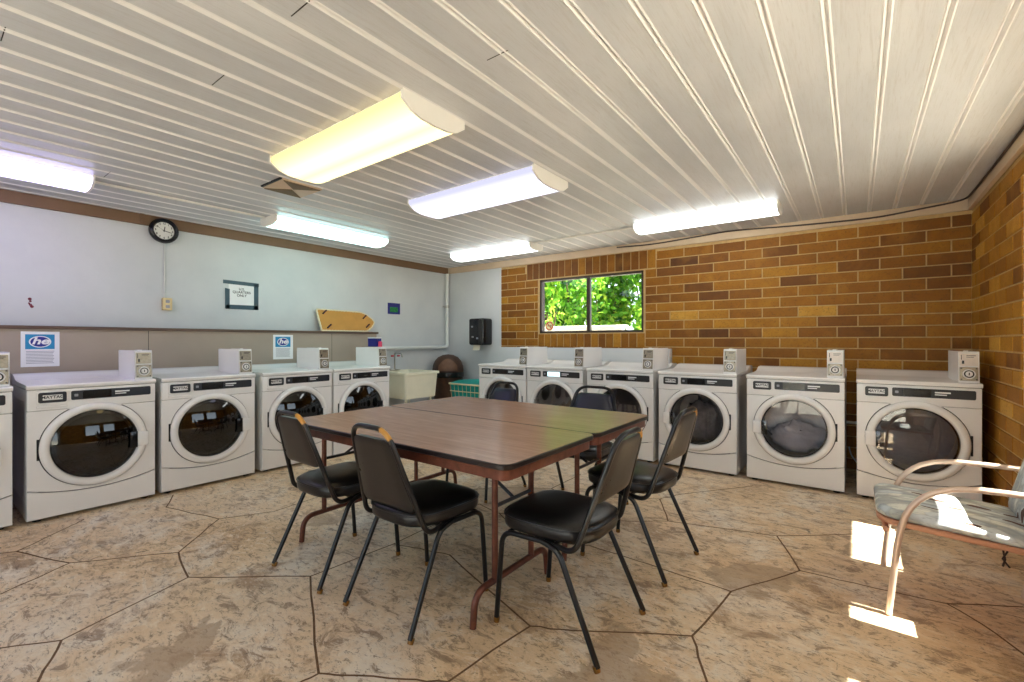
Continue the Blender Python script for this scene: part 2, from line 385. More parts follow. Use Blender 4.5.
for a, b2 in SEG:
    pa = floor_at(*(J[a] if isinstance(a, str) else a)); pb = floor_at(*(J[b2] if isinstance(b2, str) else b2)); d = pb-pa
    nrm = Vector((-d.y, d.x, 0)).normalized(); k = 4; prev = None; wd = .0045
    for i in range(k+1):
        q = pa+d*(i/k)+(nrm*random.uniform(-.006,.006) if 0 < i < k else Vector()); 
        l_, r_ = q+nrm*wd, q-nrm*wd; l_.z = r_.z = .0008
        if prev: mb.add([prev[0], l_, r_, prev[1]], [(0,1,2,3)], 1)
        prev = (l_, r_)
struct(mb, 'floor', ['floor_slate', 'floor_joint'])

mb = MB(); PIT = .1747; x = .434+2*PIT; prof = []
while x > XLO-.2:
    prof += [(x+.017, 0), (x+.0105, -.0035), (x+.0035, 0.004), (x, .012), (x-.0035, .004), (x-.0105, -.0035), (x-.017, 0)]; x -= PIT
prof = [(XR+.25, 0)] + [p for p in prof if XLO < p[0] < XR+.2] + [(XLO, 0)]
for i in range(len(prof)-1):
    (xa, ha), (xb, hb) = prof[i], prof[i+1]
    mb.add([(xa,YFO,HC+ha),(xb,YFO,HC+hb),(xb,YB+.2,HC+hb),(xa,YB+.2,HC+ha)], [(0,3,2,1)], 0 if abs(xa-xb) > .05 else 1)
mb.add([(XLO,YFO,HC+.12),(XR+.25,YFO,HC+.12),(XR+.25,YB+.2,HC+.12),(XLO,YB+.2,HC+.12)], [(0,1,2,3)])
for (u, v, u2, v2) in ((308,2,298,18),(224,75,215,85),(5,28,2,40),(506,51,490,60),(110,172,105,177)):   # board ends
    a = floor_at(u, v, HC); b2 = floor_at(u2, v2, HC)
    mb.box((min(a.x,b2.x)-.01, a.y-.0018, HC-.001), (max(a.x,b2.x)+.01, a.y+.0018, HC+.001), 2)
struct(mb, 'ceiling', ['ceiling_paint', 'ceiling_bead', 'dark_gap'])

def wall_strip(mb, axis, c0, c1, a0, a1, holes, z0, z1, mat=0):
    # a wall slab with rectangular holes; axis 'x' runs along x between y=c0..c1, axis 'y' the other way round
    cuts = sorted({a0, a1} | {h[0] for h in holes} | {h[1] for h in holes})
    for p, q in zip(cuts, cuts[1:]):
        hz = [h for h in holes if h[0] <= p+1e-6 and h[1] >= q-1e-6]
        spans = [(z0, z1)] if not hz else [(z0, hz[0][2]), (hz[0][3], z1)]
        for (s0, s1) in spans:
            if s1-s0 < 1e-4: continue
            if axis == 'x': mb.box((p, c0, s0), (q, c1, s1), mat)
            else: mb.box((c0, p, s0), (c1, q, s1), mat)
def bricks(mb, put, a0, a1, z0, z1, blocks, row=.101, ln=.31, gap=.011, phase_a=-1.081, phase_z=1.4345, ends=0.0, bias=0.0):
    # put(a_lo, a_hi, z_lo, z_hi, tone) adds one brick; blocks are (a0,a1,z0,z1) kept free
    k = math.floor((z0-phase_z)/row)
    while phase_z+k*row < z1-.01:
        lo = max(z0, phase_z+k*row+gap/2); hi = min(z1, phase_z+(k+1)*row-gap/2)
        if hi-lo > .02:
            j = math.floor((a0-phase_a)/ln)-1
            while True:
                s = phase_a+(j+(.5 if k % 2 else 0))*ln; e = s+ln; j += 1
                if s > a1: break
                segs = [(max(s+gap/2, a0), min(e-gap/2, a1))]
                for (b0, b1, bz0, bz1) in blocks:
                    if bz0 < hi-.012 and bz1 > lo+.012:
                        ns = []
                        for (p, q) in segs:
                            if b1 <= p or b0 >= q: ns.append((p, q)); continue
                            if b0-p > .03: ns.append((p, b0-gap*.6))
                            if q-b1 > .03: ns.append((b1+gap*.6, q))
                        segs = ns
                for (p, q) in segs:
                    if q-p > .025: put(p, q, lo, hi, min(1, max(.02, random.gauss(.5+bias, .17))))
        k += 1
def chamfer_brick(mb, f, a0, a1, z0, z1, tone, d=.007, c=.003):
    # f(a, z, out) maps to world; out = how far the face stands proud
    vs = [f(a, z, -.003) for a, z in ((a0,z0),(a1,z0),(a1,z1),(a0,z1))] + [f(a, z, d-c) for a, z in ((a0,z0),(a1,z0),(a1,z1),(a0,z1))] + \
         [f(a, z, d) for a, z in ((a0+c,z0+c),(a1-c,z0+c),(a1-c,z1-c),(a0+c,z1-c))]
    fs = [(8,9,10,11)]
    for o in (0, 4):
        for i in range(4): fs.append((o+i, o+(i+1) % 4, o+4+(i+1) % 4, o+4+i))
    mb.add(vs, fs, 0, None, tone)

WX0, WX1, WZ0, WZ1 = -3.48, -2.012, 1.305, 2.036
BX0 = -4.145
mb = MB()
wall_strip(mb, 'x', YB, YB+.08, BX0, XR+.2, [(WX0, WX1, WZ0, WZ1)], 0, HC+.05, 1)
for i in range(len(mb.tone)): mb.tone[i] = .5
fb = lambda a, z, o: (a, YB-o, z)
SB = [(-3.69, -1.863, 2.046, 2.27), (WX0-.02, WX1+.02, 1.12, 2.05)]
bricks(mb, lambda a, b2, c, d, t_: chamfer_brick(mb, fb, a, b2, c, d, t_), BX0, XR-.008, .0, 2.262, SB)
def soldiers(a0, a1, z0, z1, pitch):
    n = round((a1-a0)/pitch); p = (a1-a0)/n
    for i in range(n): chamfer_brick(mb, fb, a0+i*p+.005, a0+(i+1)*p-.005, z0, z1, min(1, max(.02, random.gauss(.3 if z0 > 1.9 else .5, .16))))
soldiers(-3.69, -1.863, 2.052, 2.262, .099); soldiers(WX0-.02, WX1+.02, 1.125, 1.292, .099)
struct(mb, 'wall_back', ['brick', 'mortar'])
mb = MB(); mb.box((XLO, YB, 0), (BX0, YB+.2, HC+.05)); struct(mb, 'wall_corner', 'wall_paint')
mb = MB(); mb.box((BX0+.002, YB-.098, 0), (-1.675, YB-.01, 1.112)); struct(mb, 'wall_half', 'wall_paint')

mb = MB(); RH = [(2.413, 3.80, .826, 2.10), (.55, 2.02, .826, 2.10)]
wall_strip(mb, 'y', XR, XR+.2, YFO, YB, RH, 0, HC+.05, 1)
for i in range(len(mb.tone)): mb.tone[i] = .5
fr_ = lambda a, z, o: (XR-o, a, z)
bricks(mb, lambda a, b2, c, d, t_: chamfer_brick(mb, fr_, a, b2, c, d, t_), YF, YB-.008, .0, 2.262, [(h[0]-.005, h[1]+.005, h[2]-.005, h[3]+.005) for h in RH], phase_a=5.086, bias=.16)
struct(mb, 'wall_right', ['brick', 'mortar'])
mb = MB(); mb.box((XLO, YFO, 0), (XL, YB, HC+.05)); struct(mb, 'wall_left', 'wall_paint')
XC = -5.062
mb = MB(); mb.box((XL+.001, YF, 0), (XC, 3.745, 1.292)); mb.rbox((XL+.001, YF, 1.292), (XC+.018, 3.765, 1.318), .004, 2, 1)
for yy in (-.6, 1.31, 3.1): mb.box((XC-.001, yy, .3), (XC+.0008, yy+.004, 1.29), 2)
struct(mb, 'wall_ledge', ['chase_beige', 'cap_brown', 'dark_gap'])
mb = MB(); wall_strip(mb, 'x', YFO, YF, XL, XR+.2, [(-3.5, -2.45, .80, 2.15), (-2.25, .55, .08, 2.25)], 0, HC+.05); struct(mb, 'wall_front', 'wall_paint')
mb = MB(); mb.rbox((XL+.002, YF, 2.262), (XL+.028, YB-.03, HC-.001), .003); mb.box((XL+.028, 1.285, 2.262), (XL+.036, 1.315, HC-.001)); struct(mb, 'trim_1', 'trim_brown')
mb = MB(); mb.rbox((XL+.03, YB-.032, 2.268), (XR-.002, YB-.002, HC-.001), .003); struct(mb, 'trim_2', 'trim_beige')
mb = MB(); mb.rbox((XR-.034, YF, 2.268), (XR-.004, YB-.034, HC-.001), .003); struct(mb, 'trim_3', 'trim_beige')

def window(name, axis, a0, a1, z0, z1, c, sliders, deep=.03):
    root = bpy.data.objects.new(name, None); C.objects.link(root); tag(root, kind='structure')
    P = (lambda a, d, z: (a, d, z)) if axis == 'x' else (lambda a, d, z: (d, a, z))
    def bx(mb, a, b2, d0, d1, s0, s1):
        p, q = P(a, d0, s0), P(b2, d1, s1); mb.box(tuple(min(p[i], q[i]) for i in range(3)), tuple(max(p[i], q[i]) for i in range(3)))
    f = MB(); w = .028
    for (p, q, s0, s1) in ((a0, a1, z0, z0+w), (a0, a1, z1-w, z1), (a0, a0+w, z0, z1), (a1-w, a1, z0, z1)): bx(f, p, q, c-.03, c+deep, s0, s1)
    f.build('window_frame', 'frame_bronze', root, 0)
    for i in range(1, sliders):
        m = a0+(a1-a0)*i/sliders; g = MB(); bx(g, m-.024, m+.024, c-.022, c+.026, z0+w, z1-w); g.build('window_mullion', 'frame_bronze', root, 0)
    for i in range(sliders):
        s, e = a0+w+(a1-a0-2*w)*i/sliders, a0+w+(a1-a0-2*w)*(i+1)/sliders
        g = MB(); bx(g, s+.002, e-.002, c-.003, c+.003, z0+w, z1-w); g.build('window_pane', 'window_glass', root, 0)
    return root
window('window_1', 'x', WX0, WX1, WZ0, WZ1, YB+.04, 2, .05)
window('window_2', 'y', 2.413, 3.80, .826, 2.10, XR+.14, 1)
window('window_3', 'y', .55, 2.02, .826, 2.10, XR+.14, 1)
window('fill_window_4', 'x', -3.5, -2.45, .80, 2.15, YF-.1, 2)  # unseen, added behind the camera to let in fill daylight
window('fill_window_5', 'x', -2.25, .55, .08, 2.25, YF-.1, 2)  # likewise added, a wide opening to brighten the room from behind
# unseen eave, added with its overhang sized to bound the sun patches; ground outside
mb = MB(); mb.box((XR+.2, YFO, HC), (1.572, YB+.6, HC+.12)); mb.box((XLO, YB+.2, HC+.0), (XR+.2, YB+.6, HC+.12)); struct(mb, 'added_eave', 'outer_white')
mb = MB(); mb.add([(-40,-40,-.06),(40,-40,-.06),(40,40,-.06),(-40,40,-.06)], [(0,1,2,3)]); struct(mb, 'ground', 'ground')

# ------------------------------------------------------------ washers and dryers
R0, ZC = .297, .478
def seam(x): return .165+.052*(x/.343)**2
def ray_hit(ang, poly):
    d = Vector((math.cos(ang), math.sin(ang))); best = None
    for i in range(len(poly)):
        a, b2 = Vector(poly[i]), Vector(poly[(i+1) % len(poly)]); e = b2-a; den = d.x*e.y-d.y*e.x
        if abs(den) < 1e-9: continue
        tt = (a.x*e.y-a.y*e.x)/den; ss = (a.x*d.y-a.y*d.x)/den
        if tt > 0 and -1e-6 <= ss <= 1+1e-6 and (best is None or tt < best): best = tt
    return d*best
def front_sheet(mb):
    X = .343; low = [(-X+2*X*i/16, seam(-X+2*X*i/16)+.002-ZC) for i in range(17)]
    poly = low+[(X, .7365-ZC), (-X, .7365-ZC)]
    angs = sorted([2*PI*i/72 for i in range(72)]+[math.atan2(p[1], p[0]) % (2*PI) for p in poly])
    angs = [a for i, a in enumerate(angs) if i == 0 or a-angs[i-1] > 1e-4]
    n = len(angs); rows = []
    for a in angs:
        e = ray_hit(a, poly); d = Vector((math.cos(a), math.sin(a))); ri = .294
        rows.append([(e.x, .006, e.y+ZC), (e.x-d.x*.004, 0, e.y-d.y*.004+ZC), (d.x*ri, 0, d.y*ri+ZC), (d.x*ri, .02, d.y*ri+ZC)])
    vs = [p for r in rows for p in r]; fs = []
    for i in range(n):
        k = (i+1) % n
        for j in range(3): fs.append((i*4+j, k*4+j, k*4+j+1, i*4+j+1))
    mb.add(vs, fs)
def machine(kind):
    wash = kind == 'washer'
    root = thing('washing_machine' if wash else 'clothes_dryer', 'x', 'washer' if wash else 'dryer')
    m = MB(); W = .343; D = .74                       # cabinet: sides with a pressed recess, back, bottom, dark sheets painted as shade behind the gaps
    for s in (-1, 1):
        x = s*W; xi = s*(W-.008)
        o = [(x,.007,.02),(x,D,.02),(x,D,.878),(x,.007,.878)]; i1 = [(x,.10,.12),(x,D-.10,.12),(x,D-.10,.80),(x,.10,.80)]; i2 = [(xi,.115,.135),(xi,D-.115,.135),(xi,D-.115,.785),(xi,.115,.785)]
        m.add(o+i1+i2, [(a, (a+1) % 4, 4+(a+1) % 4, 4+a) for a in range(4)]+[(4+a, 4+(a+1) % 4, 8+(a+1) % 4, 8+a) for a in range(4)]+[(8,9,10,11)])
    m.add([(-W,D,.02),(W,D,.02),(W,D,.878),(-W,D,.878)], [(0,1,2,3)]); m.add([(-W,.007,.02),(W,.007,.02),(W,D,.02),(-W,D,.02)], [(0,1,2,3)])
    m.add([(-W,.02,.02),(W,.02,.02),(W,.02,.2),(-W,.02,.2)], [(0,1,2,3)], 1); m.add([(-W,.02,.70),(W,.02,.70),(W,.02,.878),(-W,.02,.878)], [(0,1,2,3)], 1)
    m.lathe([(.334,.02),(.225,.02)], 48, 1, T3((0,0,ZC)) @ Matrix.Rotation(PI/2, 4, 'X') @ Matrix.Scale(-1, 4, (0,0,1)))
    m.build('cabinet', ['enamel', 'dark_gap'], root, 30)
    m = MB(); front_sheet(m); m.build('front_panel', 'enamel', root, 30)
    m = MB(); top = [(-W+2*W*i/20, seam(-W+2*W*i/20)-.003) for i in range(21)]
    m.prism([(-W,.024),(W,.024)]+top[::-1], 0, .018, 0, T3((0,.018,0)) @ FRONT, .004); m.build('kick_panel', 'enamel', root, 30)
    m = MB(); m.rbox((-W, -.004, .738), (W, .05, .876), .008, 3); m.build('control_fascia', 'enamel', root, 30)
    m = MB()                                          # lid, rising to a rounded ridge at the rear
    pr = [(-.008,.880),(-.012,.886),(-.012,.900),(-.005,.908),(.06,.911),(.40,.914),(.50,.922),(.56,.944),(.60,.955),(.70,.957),(.735,.950),(D,.935),(D,.880)]
    n = len(pr); xs = [(-W-.002+.006, -.004), (-W-.002, 0), (W+.002, 0), (W+.002-.006, -.004)]
    vs = [(x_, y_, (z_+dz if z_ > .9 else z_)) for (x_, dz) in xs for (y_, z_) in pr]
    fs = [(i*n+j, i*n+j+1, (i+1)*n+j+1, (i+1)*n+j) for i in range(3) for j in range(n-1)]+[tuple(range(n)), tuple(range(4*n-1, 3*n-1, -1))]+[(i*n+n-1, i*n, (i+1)*n, (i+1)*n+n-1) for i in range(3)]
    m.add(vs, fs); m.build('lid', 'enamel', root, 40)
    m = MB(); m.prism(rrect(-.301, .778, -.146, .868, .012), 0, .006, 0, T3((0,-.004,0)) @ FRONT, .002)
    m.build('badge_surround', 'enamel', root, 30)
    m = MB(); m.prism(rrect(-.292, .789, -.155, .858, .012), 0, .006, 0, T3((0,-.0105,0)) @ FRONT, .002); npl = m.build('nameplate', 'panel_navy' if wash else 'panel_dark', root, 30)
    m = MB(); m.prism(rrect(-.272, .807, -.175, .841, .004), 0, .0015, 0, T3((0,-.017,0)) @ FRONT); m.build('badge', 'badge', npl, 0)
    text_mesh('MAYTAG', .027, 'ink_dark', 'lettering', npl, T3((-.2235,-.0192,.825)) @ Matrix.Rotation(PI/2, 4, 'X'), .0004, 'CENTER', .0006)
    m = MB(); m.prism(rrect(-.132, .795, .312, .858, .010), 0, .005, 0, T3((0,-.004,0)) @ FRONT, .002); cp = m.build('control_panel', 'panel_navy' if wash else 'panel_dark', root, 30)
    m = MB(); m.prism(rrect(-.072, .800, .082, .853, .004), 0, .001, 0, T3((0,-.0093,0)) @ FRONT); m.build('display', 'display_dark', cp, 0)
    m = MB(); m.prism(rrect(-.116, .818, -.096, .836, .004), 0, .001, 0, T3((0,-.0093,0)) @ FRONT); m.build('start_button', 'ink_grey', cp, 0)
    m = MB()
    for (z0, z1, x1) in ((.830,.840,.185),(.816,.823,.165)): m.box((.102, -.0102, z0), (x1, -.0093, z1))
    m.build('printed_lines', 'ink_white', cp, 0)
    if wash:
        m = MB(); m.rbox((-.300, -.014, .755), (-.150, -.001, .770), .005, 2); m.build('dispenser_drawer', 'enamel', root, 30)
    RT = T3((0,0,ZC)) @ Matrix.Rotation(PI/2, 4, 'X')             # +h -> -y (towards the room)
    m = MB(); m.lathe([(.286,-.018),(.289,.006),(.286,.020),(.276,.030),(.262,.033),(.250,.030),(.240,.020),(.236,.006),(.234,-.010),(.246,-.018),(.286,-.018)], 72, 0, RT)
    dr = m.build('door_ring', 'enamel', root, 60)
    bul = .046 if wash else .006
    m = MB(); m.lathe([(.237*(1-i/12)+.0005, .006+bul*(1-(1-i/12)**2)) for i in range(13)], 64, 0, RT, False, True); m.build('door_glass', 'door_glass' if wash else 'dryer_glass', dr, 60)
    if wash:
        m = MB(); m.lathe([(.205,-.012),(.200,-.05),(.180,-.10),(.14,-.13),(.08,-.145),(.002,-.15)], 48, 0, RT); m.build('glass_bowl', 'door_glass', dr, 60)
    s = 1 if wash else -1
    m = MB(); a, b2 = sorted((s*.228, s*.293)); m.rbox((a, -.040, .418), (b2, .0, .525), .008, 3); dh = m.build('door_handle', 'enamel', dr, 40)
    a, b2 = sorted((s*.182, s*.2275)); m = MB()
    m.rbox((a, -.037, .412), (b2, -.028, .530), .003, 2); m.build('handle_recess', 'plastic_black' if wash else 'clear_cup', dh, 30)
    m = MB(); a, b2 = sorted((-s*.286, -s*.298)); m.rbox((a, -.005, .41), (b2, .004, .55), .003); m.build('door_hinge', 'dark_gap', root, 30)
    m = MB(); m.lathe([(.222,-.021),(.245,-.03),(.262,-.06),(.262,-.40),(.05,-.42),(.002,-.42)], 40, 0, RT)
    m.build('drum', 'steel', root, 40)
    m = MB(); prof = [(.034,.906),(.050,1.118),(.056,1.125),(.47,1.125),(.476,1.118),(.476,.906)]   # coin box: y, z
    m.prism(prof, .228, .335, 0, Matrix(((0,0,1,0),(1,0,0,0),(0,1,0,0),(0,0,0,1))), .003); m.rbox((.262,.10,1.12),(.288,.13,1.133),.004); cb = m.build('coin_box', 'enamel', root, 30)
    pm = 'plate_metal' if wash else 'plate_white'; lean = T3((0,.034,.906)) @ Matrix.Rotation(-math.atan2(.016,.212), 4, 'X')
    m = MB(); m.prism(rrect(.235, .122, .328, .206, .004), 0, .004, 0, lean @ FRONT, .001); sp_ = m.build('coin_slot_plate', pm, cb, 30)
    m = MB(); m.box((.247,-.0052,.135),(.259,-.0042,.158), 0, lean); m.rbox((.243,-.006,.164),(.247,-.004,.198),.001,1,0,lean); m.box((.270,-.0045,.190),(.318,-.0041,.194), 0, lean); m.box((.270,-.0045,.180),(.308,-.0041,.183), 0, lean); m.build('coin_slot', 'dark_gap', cb, 0)
    m = MB(); m.prism(rrect(.235, .018, .328, .112, .004), 0, .010, 0, lean @ FRONT, .002); m.build('lock_plate', 'plate_metal', cb, 30)
    LT = lean @ T3((.2815,-.010,.065)) @ Matrix.Rotation(PI/2, 4, 'X')
    m = MB(); m.lathe([(.034,0),(.033,.004),(.027,.006),(.026,.003),(.019,.003),(.018,.009),(.002,.010)], 28, 0, LT, True); m.lathe([(.0262,.0045),(.0192,.0045)], 28, 1, LT); m.box((-.003,-.009,.0102),(.003,.009,.0106), 1, LT)
    for (qx, qz) in ((-.038,-.038),(.038,-.038),(-.038,.038),(.038,.038)): m.lathe([(.005,0),(.004,.003),(.001,.0035)], 10, 1, LT @ T3((qx,qz,0)))
    m.build('coin_lock', ['badge', 'dark_gap'], cb, 40)
    for (fx, fy) in ((-.29,.06),(.29,.06),(-.29,.68),(.29,.68)):
        m = MB(); m.lathe([(.022,0),(.024,.004),(.020,.012),(.010,.014),(.010,.03)], 14, 0, T3((fx,fy,0)), True); m.build('foot', 'rubber', root, 30)
    return root
LW = [(-.277,.416),(.474,1.160),(1.196,1.889),(1.949,2.641),(2.659,3.365)]
LLAB = ['white front-loading washer cut off by the edge of the photo',
        'white front-loading washer under the first blue and white poster, its side panel in view',
        'white front-loading washer below the wall outlet and clock, blue reflection in its black door',
        'white front-loading washer with dark laundry, second poster above its lid',
        'white front-loading washer beside the cream utility sink, blue carton on its coin box']
proto = machine('washer')
for i, (a, b2) in enumerate(LW):
    o = proto if i == 0 else copy_tree(proto)
    o.location = (XM, (a+b2)/2, 0); o.rotation_euler = (0,0,PI/2); o.scale = ((b2-a)/.69, 1, 1); tag(o, LLAB[i], 'washer', 'coin washers along the painted wall')
RW = [(-3.843,-3.110),(-3.098,-2.362),(-2.314,-1.590),(-1.540,-.845),(-.768,-.077),(-.006,.679)]
RLAB = ['white coin dryer beside the teal laundry cart, first under the window',
        'white coin dryer with lit pale display and tan laundry, second from the teal cart',
        'white coin dryer at the end of the low half wall, third from the teal cart',
        'white coin dryer with grey laundry showing, just past the end of the half wall',
        'white coin dryer against bare brick, second from the brick corner',
        'white coin dryer in the brick corner behind the patterned armchair']
dproto = machine('dryer'); dryers = []
for i, (a, b2) in enumerate(RW):
    o = dproto if i == 0 else copy_tree(dproto); dryers.append(o)
    o.location = ((a+b2)/2, YM, 0); o.scale = ((b2-a)/.69, 1, 1); tag(o, RLAB[i], 'dryer', 'coin dryers along the brick wall')
for d in dryers[:4]:                     # these four meters have bare metal plates
    for cb in d.children:
        for p in cb.children:
            if p.name.startswith('coin_slot_plate'): p.data = p.data.copy(); p.data.materials[0] = M['plate_metal']
for i in (3, 4):                         # doors that show their load
    for dr in dryers[i].children:
        for g in dr.children:
            if g.name.startswith('door_glass'): g.data = g.data.copy(); g.data.materials[0] = M['dryer_glass_clear']
for cp in dryers[1].children:
    if cp.name.startswith('control_panel'):
        for d in cp.children:
            if d.name.startswith('display'): d.data = d.data.copy(); d.data.materials[0] = M['display_lit']; d['label'] = 'lit pale blue display'
def laundry(name, mat, cx, cy, rad, hgt, seed, label, mats=None, z0=.245):
    rnd = random.Random(seed); m = MB(); nu, nv = 28, 14; ph = [(rnd.uniform(2,9), rnd.uniform(2,9), rnd.uniform(0,6)) for _ in range(7)]; vs = []
    for i in range(nv+1):
        for j in range(nu):
            a = 2*PI*j/nu; r = i/nv; th = r*PI; x, y, z = math.sin(th)*math.cos(a), math.sin(th)*math.sin(a), math.cos(th)
            k = 1+.09*sum(math.sin(p*x*2+q*z*2+s)*math.cos(q*y*2-s) for p, q, s in ph)
            xx = cx+x*rad*k; yy = cy+y*.085*k; floor_ = ZC-math.sqrt(max(0, .252**2-min(.25, abs(x*rad*k))**2))+.006
            vs.append((xx, yy, max(floor_, z0+hgt*.45+z*hgt*.55*k)))
    fs = [(i*nu+j, i*nu+(j+1) % nu, (i+1)*nu+(j+1) % nu, (i+1)*nu+j) for i in range(nv) for j in range(nu)]
    m.add(vs, fs, 0); return m
def put_laundry(par, mat, rad, hgt, seed, label, cy=.30):
    m = laundry('laundry', mat, 0, cy, rad, hgt, seed, label); o = m.build('laundry_load', mat, None, 80)
    o.location = par.location; o.rotation_euler = par.rotation_euler; tag(o, label, 'laundry')
    return o
W3 = [o for o in bpy.data.objects if o.get('label') == LLAB[3]][0]; W2_ = [o for o in bpy.data.objects if o.get('label') == LLAB[2]][0]
put_laundry(W3, 'laundry_dark', .19, .24, 3, 'dark crumpled laundry inside the washer under the second poster')
put_laundry(W2_, 'laundry_blue', .19, .20, 5, 'blue laundry load inside the washer below the outlet')
put_laundry(dryers[1], 'laundry_tan', .19, .22, 8, 'tan laundry heaped inside the dryer with the lit display')
put_laundry(dryers[3], 'laundry_grey', .20, .36, 9, 'pale grey laundry inside the dryer past the half wall')
put_laundry(dryers[4], 'reflection_white', .20, .24, 11, 'white heap put in for the reflection in the dryer second from the brick corner')  # white heap stands in for the bright reflection in this door glass

# ------------------------------------------------------------ folding tables
def make_table():
    root = thing('folding_table', 'x', 'table'); LX, LY, Z = .825, .368, .737
    m = MB(); m.prism(rrect(-LX+.004, -LY+.004, LX-.004, LY-.004, .050, 8), Z-.004, Z); m.build('tabletop', 'laminate', root, 0)
    m = MB(); m.prism(rrect(-LX, -LY, LX, LY, .055, 8), Z-.024, Z-.0006, 0, None, .004); m.build('edge_band', 'table_edge', root, 30)
    m = MB(); o1 = rrect(-LX+.018, -LY+.018, LX-.018, LY-.018, .04, 6); o2 = rrect(-LX+.028, -LY+.028, LX-.028, LY-.028, .032, 6); n = len(o1)
    vs = [(p[0], p[1], z) for z in (Z-.0245, Z-.068) for p in o1]+[(p[0], p[1], z) for z in (Z-.0245, Z-.068) for p in o2]
    fs = []
    for j in range(n):
        k = (j+1) % n; fs += [(j, k, n+k, n+j), (2*n+j, 2*n+k, 3*n+k, 3*n+j), (n+j, n+k, 3*n+k, 3*n+j), (j, k, 2*n+k, 2*n+j)]
    m.add(vs, fs); m.build('apron', 'apron', root, 40)
    for sx, x in ((1, .582), (-1, -.785)):
        for s in (-1, 1):
            m = MB(); m.tube([(x, s*.140, Z-.03), (x, s*.140, .146)], .0145, 12); m.build('leg', 'apron', root, 40)
        m = MB(); m.tube(fillet([(x,-.285,.004),(x,-.270,.146),(x,.270,.146),(x,.285,.004)], .09, 8), .0150, 12); m.build('foot_bar', 'apron', root, 40)
        m = MB(); m.tube([(x,-.14,.47),(x,.14,.47)], .009, 8); m.build('crossbar', 'table_edge', root, 40)
        m = MB(); m.tube([(x,0,.47),(x-sx*.22,0,.60),(x-sx*.46,0,Z-.03)], .008, 8); m.build('folding_brace', 'table_edge', root, 40)
        for s in (-1, 1):
            m = MB(); m.prism([(x-.0,.62),(x-sx*.0+.0,Z-.026),(x-sx*.10,Z-.026)] if sx < 0 else [(x,.62),(x-.10,Z-.026),(x,Z-.026)][::-1], s*.118-.002, s*.118+.002, 0, FRONT); m.build('leg_gusset', 'apron', root, 0)
    return root
tb = make_table(); tb.location = (-1.86, 1.709, 0); tag(tb, 'brown laminate folding table with two black chairs along its open long side', 'table', 'folding tables pushed together')
tb2 = copy_tree(tb); tb2.location = (-1.86, 2.451, 0); tag(tb2, 'brown laminate folding table on the window side, reflecting green', 'table', 'folding tables pushed together')

